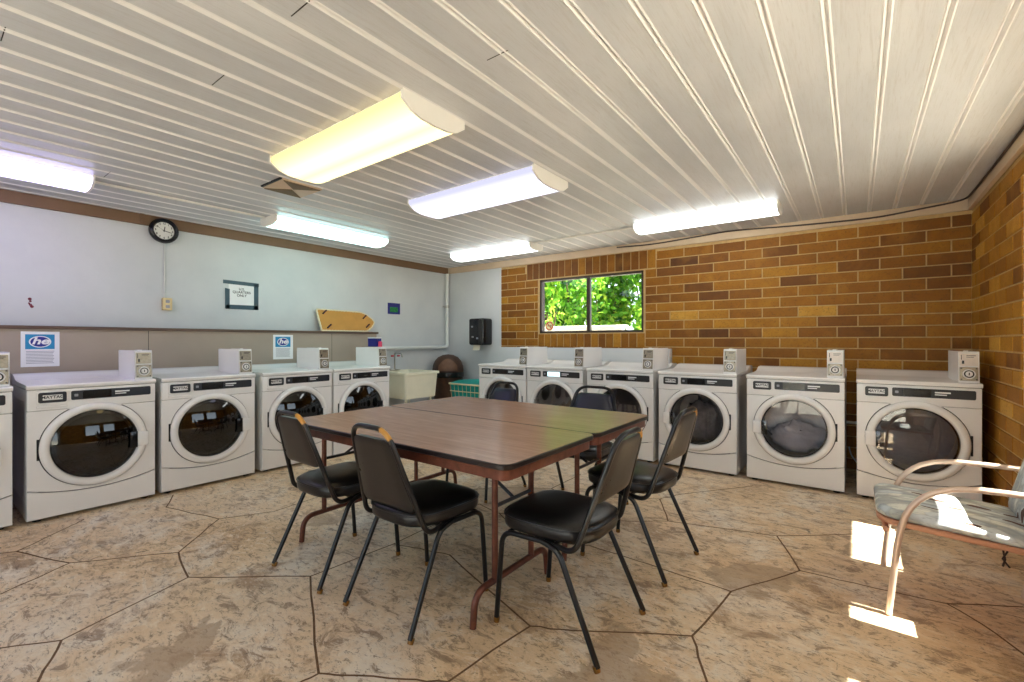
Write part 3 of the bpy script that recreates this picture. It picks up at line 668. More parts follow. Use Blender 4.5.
# ------------------------------------------------------------ stacking chairs
def make_chair(long):
    root = thing('stacking_chair', 'x', 'chair'); y0 = -.245        # rear feet on y0
    m = MB(); nu, nv = 10, 40                                      # seat cushion: rounded, crowned
    out = []
    for j in range(nv):
        a = 2*PI*j/nv; c, s = math.cos(a), math.sin(a); p = 3.6; k = (abs(c)**p+abs(s)**p)**(-1/p)
        fy = s*k; wx = .205+.012*fy; out.append((c*k*wx, .280+y0+fy*.218))
    cx, cy = 0, .280+y0
    lay = [(.90,.408),(.985,.414),(1.0,.428),(1.0,.446),(.985,.462),(.94,.474),(.80,.483),(.55,.489),(.28,.491),(.04,.492)]
    vs = [(cx+(p[0]-cx)*k, cy+(p[1]-cy)*k, z) for (k, z) in lay for p in out]
    fs = [(i*nv+j, i*nv+(j+1) % nv, (i+1)*nv+(j+1) % nv, (i+1)*nv+j) for i in range(len(lay)-1) for j in range(nv)]+[tuple(range(nv-1,-1,-1)), tuple((len(lay)-1)*nv+j for j in range(nv))]
    m.add(vs, fs); se = m.build('seat', 'vinyl', root, 60)
    m = MB(); m.tube([(cx+(p[0]-cx)*1.004, cy+(p[1]-cy)*1.004, .460) for p in out], .0045, 6, True); m.build('piping', 'vinyl', se, 60)
    # back frame: an inverted U leaning rearwards, hooked forwards under the seat
    zt, yt = .842, -.045; yb_, zb_ = .105, .392
    def hw(z): return .199+(.119-.199)*(z-zb_)/(zt-zb_)
    pts = [(-.17,.30,.402),(-.205,yb_,.390),(-hw(zt),yt+.01,zt),(hw(zt),yt+.01,zt),(.205,yb_,.390),(.17,.30,.402)]
    P = fillet([(x, y+y0, z) for x, y, z in pts], [0,.055,.075,.075,.055,0], 8)
    m = MB(); m.tube(P, .0112, 10); m.build('back_frame', 'worn_tube', root, 60)
    # back pad: between the uprights, a gap under the top bar
    def lean(z): u = (z-.392)/(zt-.392); return yb_+(yt+.01-yb_)*u+y0
    m = MB(); rows = [(z, (hw(z)-.0095)*q) for z, q in (((.480,.80),(.487,.93),(.505,1.0),(.60,1.0),(.70,1.0),(.765,1.0),(.785,.95),(.795,.82)) if long else ((.575,.80),(.582,.93),(.600,1.0),(.66,1.0),(.72,1.0),(.785,1.0),(.808,.93),(.820,.78)))]
    nxx = 10; vsF = []; vsB = []
    for ri, (z, w) in enumerate(rows):
        edge = 0.35 if ri in (0, len(rows)-1) else 1.0
        for i in range(nxx+1):
            x = -w+2*w*i/nxx; b_ = max(0.0, 1-(2*i/nxx-1)**4)**.5
            vsF.append((x, lean(z)+.006+.026*b_*edge, z)); vsB.append((x, lean(z)-.008-.006*b_*edge, z))
    n = nxx+1; k = len(rows); fF = [(r*n+i, r*n+i+1, (r+1)*n+i+1, (r+1)*n+i) for r in range(k-1) for i in range(nxx)]
    m.add(vsF, fF, 0); m.add(vsB, fF, 1)
    o = len(vsF); ring = [i for i in range(n)]+[r*n+n-1 for r in range(1, k)]+[(k-1)*n+i for i in range(n-2, -1, -1)]+[r*n for r in range(k-2, 0, -1)]
    base = len(m.v)-2*o
    for q in range(len(ring)):
        a, b2 = ring[q], ring[(q+1) % len(ring)]; m.f.append((base+a, base+b2, base+o+b2, base+o+a)); m.m.append(1); m.tone.append(0)
    m.build('backrest', ['vinyl', 'vinyl_back'], root, 50)
    for s in (-1, 1):                                              # side rails with the two legs of each side
        x = s*.200; mid = .26
        fp = fillet([(s*.206, .483, .0), (s*.203, .452, .396), (s*.198, mid, .400)], [0,.06,0], 8); rp = fillet([(s*.222, 0, .0), (s*.205, .175, .385), (s*.198, mid, .400)], [0,.07,0], 8)
        for q, r_ in ((fp, 'front'), (rp, 'rear')):
            m = MB(); m.tube([(a, b2+y0, max(c, .016)) for a, b2, c in q], .0112, 10); lg = m.build('leg', 'black_metal', root, 60)
            a, b2, c = q[0]; d = (Vector(q[1])-Vector(q[0])).normalized()
            m = MB(); m.tube([Vector((a, b2+y0, 0))+d*.001, Vector((a, b2+y0, 0))+d*.022], [.0125,.0135], 10); m.build('foot_cap', 'brass_tip', lg, 60)
    m = MB(); m.tube([(-.198, .42+y0, .399), (.198, .42+y0, .399)], .008, 8); m.tube([(-.198, .20+y0, .399), (.198, .20+y0, .399)], .008, 8); m.build('seat_support', 'black_metal', root, 60)
    return root
CH = [(-2.262, 1.184, 0, 0, 'black chair with a short back pad, at the table side near the washers'),
      (-1.634, 1.203, 0, 0, 'black chair with a long slotted back pad, beside the short-backed one'),
      (-.750, 1.731, PI/2, 0, 'black vinyl chair at the table end beside the dark floor patch'),
      (-.733, 2.457, PI/2-.07, 0, 'black vinyl chair at the table end, in front of the dryer with grey laundry'),
      (-2.404, 3.075, PI, 1, 'navy-backed black chair on the window side of the table, in front of the first dryer'),
      (-1.625, 3.195, PI, 1, 'black chair with a slotted top on the window side, in front of the third dryer')]
protos = {True: make_chair(True), False: make_chair(False)}; fresh = {True, False}
for i, (x, y, rz, nv, lab) in enumerate(CH):
    lg = i in (1, 4, 5)
    if lg in fresh: o = protos[lg]; fresh.discard(lg)
    else: o = copy_tree(protos[lg])
    d = Vector((0, .245, 0)); d.rotate(Matrix.Rotation(rz, 3, 'Z')); o.location = (x+d.x, y+d.y, 0); o.rotation_euler = (0,0,rz); o.scale = (1.22 if i == 5 else 1, 1, 1); tag(o, lab, 'chair', 'stacking chairs around the tables')
    for ch in o.children:
        if ch.name.startswith('back_frame') and i not in (2, 3): ch.data = ch.data.copy(); ch.data.materials[0] = M['chipped_tube' if i < 2 else 'black_metal']
    if nv:
        for ch in o.children:
            if ch.name.startswith('backrest'):
                ch.data = ch.data.copy(); ch.data.materials[0] = M['vinyl_navy']; ch.data.materials[1] = M['vinyl_navy']

# ------------------------------------------------------------ patio armchair by the sunny windows
root = thing('patio_armchair', 'tan tube patio armchair with grey leaf-print cushions standing in the sun', 'armchair', (.35, 2.86, 0))
ox, oy = .35, 2.86
for y in (2.592, 3.128):
    P = [(.109,y,.0),(.124,y,.16),(.138,y,.312),(.149,y,.385),(.165,y,.448),(.183,y,.487),(.207,y,.522),(.232,y,.547),(.26,y,.567),(.306,y,.588),(.345,y,.597),(.39,y,.602),(.46,y,.604),(.655,y,.604)]
    m = MB(); m.tube([(a-ox, b2-oy, max(c,.006)) for a, b2, c in P], .0125, 12); ar = m.build('arm_tube', 'tube_tan', root, 60)
    m = MB(); m.tube(fillet([(.655,y,.604),(.672,y,.40),(.62,y,.006)], .06), .0135, 12, T=T3((-ox,-oy,0))); m.build('rear_leg', 'tube_tan', root, 60)
m = MB()
m.tube(fillet([(.10,2.60,.372),(.10,3.10,.372)], .03), .012, 10, T=T3((-ox,-oy,0)))
m.tube(fillet([(.60,2.60,.335),(.60,3.10,.335)], .03), .012, 10, T=T3((-ox,-oy,0)))
slope = Matrix.Rotation(math.radians(3.6), 4, 'Y')
m.prism(rrect(.045-ox, 2.614-oy, .600-ox, 3.106-oy, .07, 8), .375, .398, 0, slope, .006); m.build('seat_base', 'seat_base', root, 40)
def cushion(mb, x0, y0, x1, y1, z0, z1, T, crown=.018, r=.075):
    o = rrect(x0, y0, x1, y1, r, 8); n = len(o); cx, cy = (x0+x1)/2, (y0+y1)/2
    lay = [(.95, z0), (.99, z0+.008), (1.0, (z0+z1)/2), (.99, z1-.010), (.955, z1), (.80, z1+crown*.5), (.5, z1+crown*.9), (.03, z1+crown)]
    vs = [(cx+(p[0]-cx)*k, cy+(p[1]-cy)*k, z) for (k, z) in lay for p in o]
    fs = [(i*n+j, i*n+(j+1) % n, (i+1)*n+(j+1) % n, (i+1)*n+j) for i in range(len(lay)-1) for j in range(n)]+[tuple(range(n-1,-1,-1)), tuple((len(lay)-1)*n+j for j in range(n))]
    mb.add(vs, fs, 0, T)
m = MB(); cushion(m, .040-ox, 2.612-oy, .575-ox, 3.108-oy, .401, .440, slope); sc_ = m.build('seat_cushion', 'leaf_print', root, 60)
m = MB(); bt = T3((.545-ox, 0, .418)) @ Matrix.Rotation(math.radians(-76), 4, 'Y'); cushion(m, 0.0, 2.612-oy, .50, 3.108-oy, -.055, -.005, bt, .014); m.build('back_cushion', 'leaf_print', root, 60)
m = MB(); m.tube(fillet([(.655,2.592,.604),(.728,2.592,.88),(.728,3.128,.88),(.655,3.128,.604)], .05), .0125, 10, T=T3((-ox,-oy,0))); m.build('back_frame', 'tube_tan', root, 60)
m = MB()
for dx in (0, .012): m.tube([(.46+dx-ox, 2.612-oy, .372), (.462-dx*.6-ox, 2.594-oy, .345), (.456+dx*1.6-ox, 2.596-oy, .315)], .0035, 6)
m.build('cushion_tie', 'tie_dark', root, 60)

# ------------------------------------------------------------ ceiling fixtures
def fixture(name, label, lamp, x0, x1, y0, y1, along, style, group='fluorescent ceiling fixtures'):
    L, W = (x1-x0, y1-y0) if along == 'x' else (y1-y0, x1-x0)
    root = thing(name, label, 'ceiling light', ((x0+x1)/2, (y0+y1)/2, HC-.002), 0 if along == 'x' else PI/2, group)
    if style == 'wrap': pr = [(-W/2,-.012),(-W/2,-.040),(-W/2+.055,-.078),(-W*.22,-.094),(0,-.098),(W*.22,-.094),(W/2-.055,-.078),(W/2,-.040),(W/2,-.012)]
    else: pr = [(-W/2,-.014),(-W/2+.004,-.052),(-W*.30,-.078),(-.012,-.084),(0,-.080),(.012,-.084),(W*.30,-.078),(W/2-.004,-.052),(W/2,-.014)]
    P = Matrix(((0,0,1,0),(1,0,0,0),(0,1,0,0),(0,0,0,1)))          # (y, z, h) -> (h, y, z)
    m = MB(); n = len(pr); vs = [(s*(L/2-.014), y, z) for s in (-1, 1) for (y, z) in pr]
    m.add(vs, [(i, i+1, n+i+1, n+i) for i in range(n-1)]); m.build('diffuser', lamp, root, 25)
    m = MB(); m.box((-L/2+.016, -W/2+.01, -.013), (L/2-.016, W/2-.01, 0)); m.build('housing', 'white_metal', root, 0)
    pe = [(y*1.02, z-.003) for y, z in pr]; pe = [(pe[0][0], -.0)]+pe+[(pe[-1][0], -.0)]
    for s in (-1, 1):
        m = MB(); m.prism(pe[::-1] if s > 0 else pe, s*(L/2-.007)-.007, s*(L/2-.007)+.007, 0, P); m.build('end_plate', 'white_metal', root, 0)
    return root
fixture('ceiling_light', 'wide ceiling light with a yellowed glowing diffuser, over the table', 'lamp_yellow', -2.93, -1.655, 1.371, 1.775, 'x', 'wrap')
fixture('ceiling_light', 'wide wraparound ceiling light with a lavender glow, between the yellow one and the window wall', 'lamp_lavender', -2.93, -1.68, 2.47, 2.90, 'x', 'wrap')
fixture('ceiling_light', 'slim violet-white ceiling light cut off by the photo edge, above the first washers', 'lamp_violet', -4.53, -4.245, -.46, .80, 'y', 'slim')
fixture('ceiling_light', 'slim cyan-white ceiling light above the paper sign wall', 'lamp_cyan', -4.52, -4.22, 2.03, 3.29, 'y', 'slim')
fixture('ceiling_light', 'slim white ceiling light near the painted corner and brick edge', 'lamp_white', -4.32, -3.03, 4.36, 4.64, 'x', 'slim')
fixture('ceiling_light', 'slim white ceiling light close to the brick wall, past the window', 'lamp_white', -1.765, -.515, 4.306, 4.56, 'x', 'slim')

# ceiling vent: square plate with two louvred triangles
root = thing('ceiling_vent', 'square ceiling vent plate with two brown triangles beside the yellow light', 'vent', (-3.41, 1.765, HC))
m = MB(); m.rbox((-.155,-.15,-.012),(.155,.15,.0),.004); m.build('vent_plate', 'trim_beige', root, 30)
for tri in ([(-.145,-.14),(-.145,.14),(-.012,0)], [(.145,.14),(.145,-.14),(.012,0)]):
    m = MB(); m.prism(tri[::-1], -.018, -.011); m.build('louver', 'vent_brown', root, 0)
m = MB(); m.box((-.14,-.168,-.010),(.15,-.153,.002)); m.build('gap_strip', 'dark_gap', root, 0)

def pipe(name, label, cat, pts, r, mat, fr=.02, n=8):
    m = MB(); m.tube(fillet(pts, fr, 5), r, n); return tag(m.build(name, mat, None, 60), label, cat)
pipe('ceiling_conduit', 'thin white conduit on the ceiling linking the two slim lights by the brick wall', 'conduit', [(-3.02,4.43,HC-.012),(-1.78,4.43,HC-.012)], .010, 'white_metal')
pipe('ceiling_conduit', 'thin white conduit on the ceiling linking the violet and cyan lights', 'conduit', [(-4.40,.815,HC-.012),(-4.40,2.015,HC-.012)], .010, 'white_metal')
pts = [(-2.33,YB-.040,2.335),(-1.9,YB-.040,2.315),(-1.45,YB-.040,2.335),(-1.12,YB-.040,2.352),(-.9,YB-.040,2.345),(-.45,YB-.040,2.315),(.15,YB-.042,2.295),(.45,YB-.044,2.325),(XR-.05,YB-.05,2.345),(XR-.042,YB-.3,2.345),(XR-.042,4.2,2.338),(XR-.042,2.8,2.345)]
pipe('wall_cable', 'thin dark cable sagging along the beige board above the brick', 'cable', pts, .0075, 'cable', .25)
m = MB(); m.rbox((XL+.002, 4.19, 1.085),(XL+.02,4.21,1.12),.003)
m.tube(fillet([(XL+.05,3.80,.93),(XL+.05,3.80,1.102),(XL+.05,5.165,1.102),(XL+.05,5.165,2.26)], [0,.05,.07,0], 8), .027, 14)
pp = m.build('wall_pipe', 'pipe_white', None, 60); tag(pp, 'thick white pipe running along the painted wall above the sink and up the corner', 'pipe')
m = MB(); m.tube([(XL+.05,5.165,1.72),(XL+.05,5.165,1.76)], .034, 14); m.rbox((XL+.002,5.11,1.735),(XL+.06,5.22,1.745),.003); m.build('pipe_clamp', 'steel', pp, 40)

# ------------------------------------------------------------ on the painted wall
root = thing('wall_clock', 'round black-rimmed wall clock against the brown ceiling board', 'clock', (XL+.03, 1.462, 2.232))
CT = Matrix(((0,0,1,0),(1,0,0,0),(0,1,0,0),(0,0,0,1)))             # face upwards +x, 12 o'clock +z
m = MB(); m.lathe([(.078,.012),(.084,.036),(.094,.044),(.106,.040),(.114,.026),(.116,.004),(.116,-.001),(.078,-.001)], 48, 0, CT, True); m.build('rim', 'plastic_black', root, 50)
m = MB(); m.lathe([(.085,.016),(.001,.016)], 48, 0, CT); cf = m.build('face', 'clock_face', root, 0)
for hr in range(1, 13):
    a = math.radians(90-30*hr); text_mesh(str(hr), .024, 'ink_dark', 'numeral', cf, CT @ T3((math.cos(a)*.066, math.sin(a)*.066, .0165)), .0003, 'CENTER', .0006)
def hand(name, deg, ln, w, z):
    m = MB(); m.box((-w, -.012, z), (w, ln, z+.001), 0, CT @ Matrix.Rotation(math.radians(-deg), 4, 'Z')); m.build(name, 'ink_dark', cf, 0)
hand('hour_hand', 9, .038, .0035, .018); hand('minute_hand', 103, .060, .0028, .0195); hand('second_hand', 300, .062, .0008, .021)
m = MB(); m.lathe([(.006,.018),(.005,.023),(.001,.024)], 12, 0, CT); m.build('hub', 'ink_dark', cf, 40)
m = MB(); m.tube([(XL+.008,1.475,2.115),(XL+.008,1.475,1.605)], .0065, 8)
tag(m.build('clock_conduit', 'pipe_white', None, 60), 'thin vertical white conduit between the clock and its outlet', 'conduit')
root = thing('wall_outlet', 'ivory outlet box on the painted wall below the clock', 'outlet', (XL+.001, 1.49, 1.548))
m = MB(); m.rbox((0,-.037,-.058),(.045,.037,.058),.006); m.build('box', 'outlet_ivory', root, 30)
for s in (-1, 1):
    m = MB(); m.prism(rrect(-.016,-.014+s*.024,.016,.014+s*.024,.008), .045, .047, 0, CT); m.box((-.008,s*.024-.006,.047),(-.005,s*.024+.006,.0475),0,CT); m.build('socket', 'ink_grey', root, 0)

root = thing('paper_sign', 'white paper sign held by grey tape, reading US quarters only', 'sign', (XL+.001, 2.155, 1.685))
m = MB(); m.box((0,-.125,-.105),(.0012,.128,.115)); m.build('paper', 'paper', root, 0)
for (a, b2, c, d, k) in ((-.178,.176,.108,.146,.004),(.125,.172,-.148,.128,0),(-.152,.170,-.150,-.104,-.002),(-.160,-.115,-.150,.062,.004)):
    m = MB(); m.add([(.002,a,c+k),(.002,b2,c-k),(.002,b2,d-k),(.002,a,d+k),(.001,a,c+k),(.001,b2,c-k),(.001,b2,d-k),(.001,a,d+k)], [(0,1,2,3),(4,7,6,5),(0,4,5,1),(1,5,6,2),(2,6,7,3),(3,7,4,0)]); m.build('tape_strip', 'tape_grey', root, 0)
text_mesh('U.S.\nQUARTERS\nONLY', .036, 'ink_dark', 'lettering', root, CT @ T3((.002,.030,.0016)), .0003, 'CENTER', .0005)

def poster(y, z, w, h, label):
    root = thing('laundry_poster', label, 'poster', (XC+.001, y, z), 0, 'blue and white laundry posters')
    m = MB(); m.box((0,-w/2,-h/2),(.0012,w/2,h/2)); m.build('paper', 'paper', root, 0)
    bz0, bz1 = h*.0, h*.42
    m = MB(); m.box((.0012,-w*.39,bz0),(.0016,w*.37,bz1)); bl = m.build('blue_field', 'poster_blue', root, 0)
    for (k, mat, hh) in ((1.0,'paper',.0018),(.86,'logo_blue',.0021)):
        m = MB(); el = [(-w*.01+math.cos(2*PI*i/40)*w*.29*k, (bz0+bz1)/2+math.sin(2*PI*i/40)*h*.165*k) for i in range(40)]; m.prism(el, .0014, hh, 0, CT); m.build('logo_oval', mat, bl, 0)
    text_mesh('he', h*.27, 'paper', 'lettering', bl, CT @ T3((-w*.01, (bz0+bz1)/2+h*.015, .0024)), .0003, 'CENTER', .0022, .25, 1.3)
    for q in range(9):
        m_ = MB() if q == 0 else m_; zz = -h*.06-q*h*.042; ww = w*(.36-.04*((q*7) % 5)/4); m_.box((.0012,-w*.37,zz-.0025),(.0015,ww,zz+.0015))
    m_.build('printed_lines', 'ink_grey', root, 0)
poster(.634, 1.137, .212, .272, 'blue and white laundry poster on the ledge wall, beside the photo edge')
poster(2.515, 1.134, .218, .268, 'blue and white laundry poster beside the coin box of the third whole washer')
root = thing('blue_notice', 'small square blue notice with a green picture, high on the painted wall above the sink', 'notice', (XL+.001, 4.16, 1.657))
m = MB(); m.box((0,-.108,-.078),(.0012,.108,.078)); m.build('sheet', 'blue_deep', root, 0)
m = MB(); m.box((.0012,-.068,-.05),(.0016,.068,.02)); m.build('picture', 'green_print', root, 0)
m = MB()
for (dz, dy, s) in ((.030,.0,.014),(.012,.003,.010),(-.004,-.004,.008),(-.016,.004,.012),(-.030,.012,.014)): m.lathe([(.001,.0015),(s*.6,.0012),(s*.8,.0)], 8, 0, T3((XL+.001, .595+dy, 1.503+dz)) @ CT)
tag(m.build('wall_stain', 'red_mark', None, 0), 'small dark red smudge on the painted wall', 'stain')

# board leaning on the ledge, one end rounded
root = thing('leaning_board', 'tan board with one rounded end and white edging, leaning on the ledge', 'board', (XC-.05, 3.355, 1.320))
LT_ = Matrix.Rotation(math.radians(-17), 4, 'Y') @ CT
pl = [(-.36,.002),(.27,.002),(.35,.05),(.415,.125),(.385,.175),(.30,.235),(.22,.262),(-.385,.272)]
pl = [(p.x, p.y) for p in fillet([(a, b2, 0) for a, b2 in pl+[pl[0]]], .03, 4)][:-1]
m = MB(); m.prism(pl, .0, .016, 0, LT_, .003); m.build('board', 'board_tan', root, 30)
m = MB(); path = [Vector((p[0], p[1], .010)) for p in pl]; sc2 = []
for i in range(len(path)):
    a, b2 = path[i], path[(i+1) % len(path)]; n = max(1, int((b2-a).length/.02))
    for j in range(n): sc2.append(a+(b2-a)*(j/n))
m.tube(sc2, [.010+.004*(i % 2) for i in range(len(sc2))], 6, True, 0, LT_); m.build('lace_edging', 'lace_white', root, 60)
for (a, b2) in ((-.29,.235),(-.26,.055),(.265,.195),(.29,.075)):
    m = MB(); m.rbox((-.036,-.009,.016),(.036,.009,.032),.004,2,0,LT_ @ T3((a,b2,0)) @ RZ(.7)); m.lathe([(.010,.03),(.008,.042),(.001,.044)],10,0,LT_ @ T3((a+.018,b2+.016,0))); m.build('clip', 'clip_dark', root, 40)

# ------------------------------------------------------------ the corner with the sink
root = thing('utility_sink', 'cream square utility sink with a tall faucet beside the washers', 'sink', (-4.80, 4.045, 0))
m = MB(); hx, hy = .30, .287                       # basin: hollow tub
def ringz(hx, hy, z, r): return [(p[0], p[1], z) for p in rrect(-hx, -hy, hx, hy, r, 5)]
L = [ringz(hx-.028,hy-.028,.462,.03), ringz(hx-.008,hy-.008,.765,.03), ringz(hx+.012,hy+.012,.770,.03), ringz(hx+.012,hy+.012,.800,.03), ringz(hx-.03,hy-.03,.800,.03), ringz(hx-.07,hy-.07,.50,.04)]
n = len(L[0]); vs = [p for r in L for p in r]; m.add(vs, [(i*n+j, i*n+(j+1) % n, (i+1)*n+(j+1) % n, (i+1)*n+j) for i in range(len(L)-1) for j in range(n)]+[tuple(range(n-1,-1,-1)), tuple((len(L)-1)*n+j for j in range(n))])
m.build('basin', 'sink_cream', root, 40)
for sx in (-1, 1):
    for sy in (-1, 1):
        m = MB(); m.tube([(sx*.235, sy*.225, .0), (sx*.215, sy*.205, .475)], [.014,.020], 8); m.build('leg', 'sink_cream', root, 40)
m = MB(); m.tube([(0,0,.47),(0,0,.28),(-.15,0,.25),(-.30,0,.25)], .02, 10); m.build('drain_pipe', 'pipe_white', root, 40)
m = MB(); m.rbox((-.315,-.08,.800),(-.245,.08,.815),.006); m.tube(fillet([(-.29,.02,.81),(-.29,.02,1.04),(-.14,.02,1.03),(-.13,.02,.98)], .04), .011, 10); fc = m.build('faucet', 'steel', root, 40)
for dy in (-.03, .075):
    m = MB(); m.rbox((-.29,dy-.02,.985),(-.265,dy+.02,1.005),.006); m.build('faucet_handle', 'red_plastic', fc, 40)
root = thing('detergent_carton', 'small dark blue carton with a pink cap, on the coin box by the sink', 'carton', (-4.48, 3.303, 1.134))
m = MB(); m.rbox((-.10,-.035,0),(.06,.035,.108),.003); m.box((-.10,-.036,.096),(.061,.036,.1085),1); m.build('box', ['blue_deep','paper'], root, 0)
m = MB(); m.lathe([(.022,0),(.022,.05),(.015,.062),(.001,.064)], 16, 0, T3((.085,.0,.0)), True); m.build('cap', 'pink', root, 40)

root = thing('trash_can', 'brown trash can with a domed swing lid and black bag in the corner', 'trash can', (-4.94, 4.945, 0))
m = MB(); m.lathe([(.185,0),(.195,.02),(.222,.70),(.228,.715)], 40, 0, None, True); m.build('body', 'bin_brown', root, 40)
m = MB(); m.lathe([(.229,.66),(.236,.665),(.238,.70),(.236,.735),(.229,.738)], 40); m.build('bin_bag', 'bag_black', root, 40)
m = MB(); m.lathe([(.232,.738),(.234,.76),(.226,.83),(.198,.90),(.15,.955),(.08,.99),(.001,1.0)], 40); dm = m.build('dome_lid', 'bin_brown', root, 40)
m = MB(); RT2 = RZ(math.radians(-46)); vs = []                    # arched swing flap on the dome's open side
for i in range(9):
    for j in range(7):
        a = math.radians(-34+68*i/8); u = j/6; h_ = .765+.175*u*(1-(abs(i-4)/4)**2.2*.55); r_ = math.sqrt(max(.0004, .236**2-((h_-.765)/.235*.236)**2*.86))+.014
        vs.append((math.cos(a)*r_, math.sin(a)*r_, h_))
m.add(vs, [(i*7+j, (i+1)*7+j, (i+1)*7+j+1, i*7+j+1) for i in range(8) for j in range(6)], 0, RT2); m.build('swing_flap', 'bin_flap', dm, 50)

root = thing('laundry_cart', 'teal laundry cart with cream wire rim beside the first dryer', 'laundry cart', (-4.28, 4.86, 0))
m = MB(); L = [ringz(.30,.19,.30,.04), ringz(.335,.215,.600,.04), ringz(.335,.215,.612,.04), ringz(.25,.14,.645,.04), ringz(.05,.03,.662,.02)]
n = len(L[0]); m.add([p for r in L for p in r], [(i*n+j, i*n+(j+1) % n, (i+1)*n+(j+1) % n, (i+1)*n+j) for i in range(len(L)-1) for j in range(n)]+[tuple(range(n-1,-1,-1)), tuple((len(L)-1)*n+j for j in range(n))]); m.build('liner', 'teal', root, 40)
for z, k in ((.600,1.0),(.50,.97),(.31,.90)):
    m = MB(); m.tube(ringz(.350*k,.230*k,z,.05), .012 if z > .55 else .006, 8, True); m.build('rim' if z > .55 else 'wire_ring', 'cream_wire', root, 60)
m = MB(); top = ringz(.350,.230,.600,.05); bot = ringz(.315,.207,.31,.045)
for i in range(0, len(top)):
    pass
for a, b2 in ((-1,0),(1,0),(0,-1),(0,1)):
    for q in range(9):
        s = -1+2*q/8
        p1 = (a*.348 if a else s*.31, b2*.228 if b2 else s*.19, .60); p0 = (p1[0]*.90, p1[1]*.90, .31); m.tube([p0, p1], .003, 5)
m.build('wire_mesh', 'cream_wire', root, 60)
for sx in (-1, 1):
    for sy in (-1, 1):
        m = MB(); m.tube([(sx*.27,sy*.165,.06),(sx*.285,sy*.18,.31)], .009, 8); m.build('leg', 'cream_wire', root, 60)
        m = MB(); m.lathe([(.004,-.012),(.030,-.012),(.032,-.006),(.032,.006),(.030,.012),(.004,.012)], 16, 0, T3((sx*.27,sy*.165,.032)) @ Matrix.Rotation(PI/2, 4, 'X')); m.build('caster', 'rubber', root, 40)

root = thing('wall_mounted_towel_dispenser', 'black paper towel dispenser on the white wall beside the brick', 'towel dispenser', (-4.455, YB-.001, 1.14))
m = MB(); m.rbox((-.145,-.215,.0),(.145,0,.392),.030,4); bd = m.build('cover', 'plastic_black', root, 40)
m = MB(); m.rbox((.06,-.222,.02),(.128,-.212,.37),.006); m.build('front_band', 'panel_dark', bd, 40)
for (a, b2) in ((-.07,.27),(-.06,.12),(.03,.10)):
    m = MB(); m.rbox((a-.018,-.219,b2-.012),(a+.018,-.213,b2+.012),.004); m.build('indicator', 'ink_grey', bd, 0)
m = MB(); m.add([(-.075,-.17,.01),(.055,-.17,.01),(.055,-.200,-.075),(-.075,-.200,-.075)], [(0,1,2,3)]); m.add([(-.075,-.168,.01),(.055,-.168,.01),(.055,-.198,-.075),(-.075,-.198,-.075)], [(0,3,2,1)]); m.build('paper_towel', 'paper_towel', root, 0)

# no smoking sticker on the pane
root = thing('no_smoking_sticker', 'round red no-smoking sticker in the lower corner of the window', 'sticker', (-3.345, YB+.0405, 1.405))
m = MB(); m.lathe([(.066,0),(.066,.0008),(.001,.0009)], 36, 0, FRONT @ T3((0,0,0))); m.build('disc', 'sticker_cream', root, 0)
m = MB(); m.lathe([(.046,.001),(.046,.0016),(.060,.0016),(.060,.001)], 36, 0, FRONT); m.box((-.050,-.006,.001),(.050,.006,.0016),0,FRONT @ RZ(-PI/4)); m.build('red_ring', 'sticker_red', root, 0)
m = MB(); m.box((-.032,-.006,.001),(.022,.006,.0013),0,FRONT); m.box((.024,-.006,.001),(.034,.006,.0013),0,FRONT); m.build('cigarette', 'ink_dark', root, 0)

# gas and water lines between the last two dryers
m = MB(); m.tube(fillet([(-.10,YB-.03,.0),(-.10,YB-.03,.455),(.03,YB-.03,.455)], .03), .013, 10); tag(m.build('gas_pipe', 'pipe_white', None, 60), 'short white pipe on the brick between the last two dryers', 'pipe')
m = MB(); m.tube(fillet([(-.06,5.16,.24),(-.045,5.19,.16),(-.01,5.19,.11),(.0,5.16,.10)], .03), .006, 8); tag(m.build('power_cord', 'pipe_white', None, 60), 'white power cord drooping between the last two dryers', 'cord')

# ------------------------------------------------------------ outside the window
def tree(name, label, cx, cy, rx, ry, z0, z1, n, seed, bias=0.0, size=.085):
    rnd = random.Random(seed); root = thing(name, label, 'tree', (cx, cy, -.06), 0, 'trees outside the window')
    m = MB(); lobes = [(rnd.uniform(-.6,.6)*rx, rnd.uniform(-.6,.6)*ry, z0+(z1-z0)*rnd.uniform(.1,.9), rnd.uniform(.3,.55), rnd.uniform(-.12,.16)) for _ in range(16)]
    for _ in range(n):
        lx, ly, lz, lr, lb = rnd.choice(lobes); a = rnd.uniform(0, 2*PI); zz = rnd.uniform(-1, 1); k = rnd.uniform(.6, 1)*lr; q = math.sqrt(1-zz*zz)
        p = Vector((lx+math.cos(a)*q*k*rx, ly+math.sin(a)*q*k*ry, max(.1, lz+zz*k*(z1-z0)*.5)))
        u = Vector((rnd.gauss(0,1), rnd.gauss(0,1), rnd.gauss(0,1))).normalized(); w = u.orthogonal().normalized(); w.rotate(Matrix.Rotation(rnd.uniform(0, 6.28), 3, u)); s = size*rnd.uniform(.6,1.3)
        vq = u.cross(w)
        m.add([p-w*s, p+vq*s*.5, p+w*s, p-vq*s*.5], [(0,1,2,3)], 0, None, min(1, max(.02, rnd.gauss(.5+bias+lb, .2))))
    m.build('foliage', 'foliage', root, 0)
    m = MB(); m.tube([(0,0,0),(.05,.02,z0*.6),(0,.05,(z0+z1)/2)], [.12,.09,.04], 8)
    for q in range(4): a = q*1.6; m.tube([(0,.03,z0*.8+.2),(math.cos(a)*rx*.5,math.sin(a)*ry*.5,(z0+z1)*.5)], [.05,.015], 6)
    m.build('trunk', 'bark', root, 60)
tree('leafy_tree', 'bright yellow-green tree at one side of the window view', -5.95, 9.2, .62, .75, .3, 3.6, 3000, 1, .2)
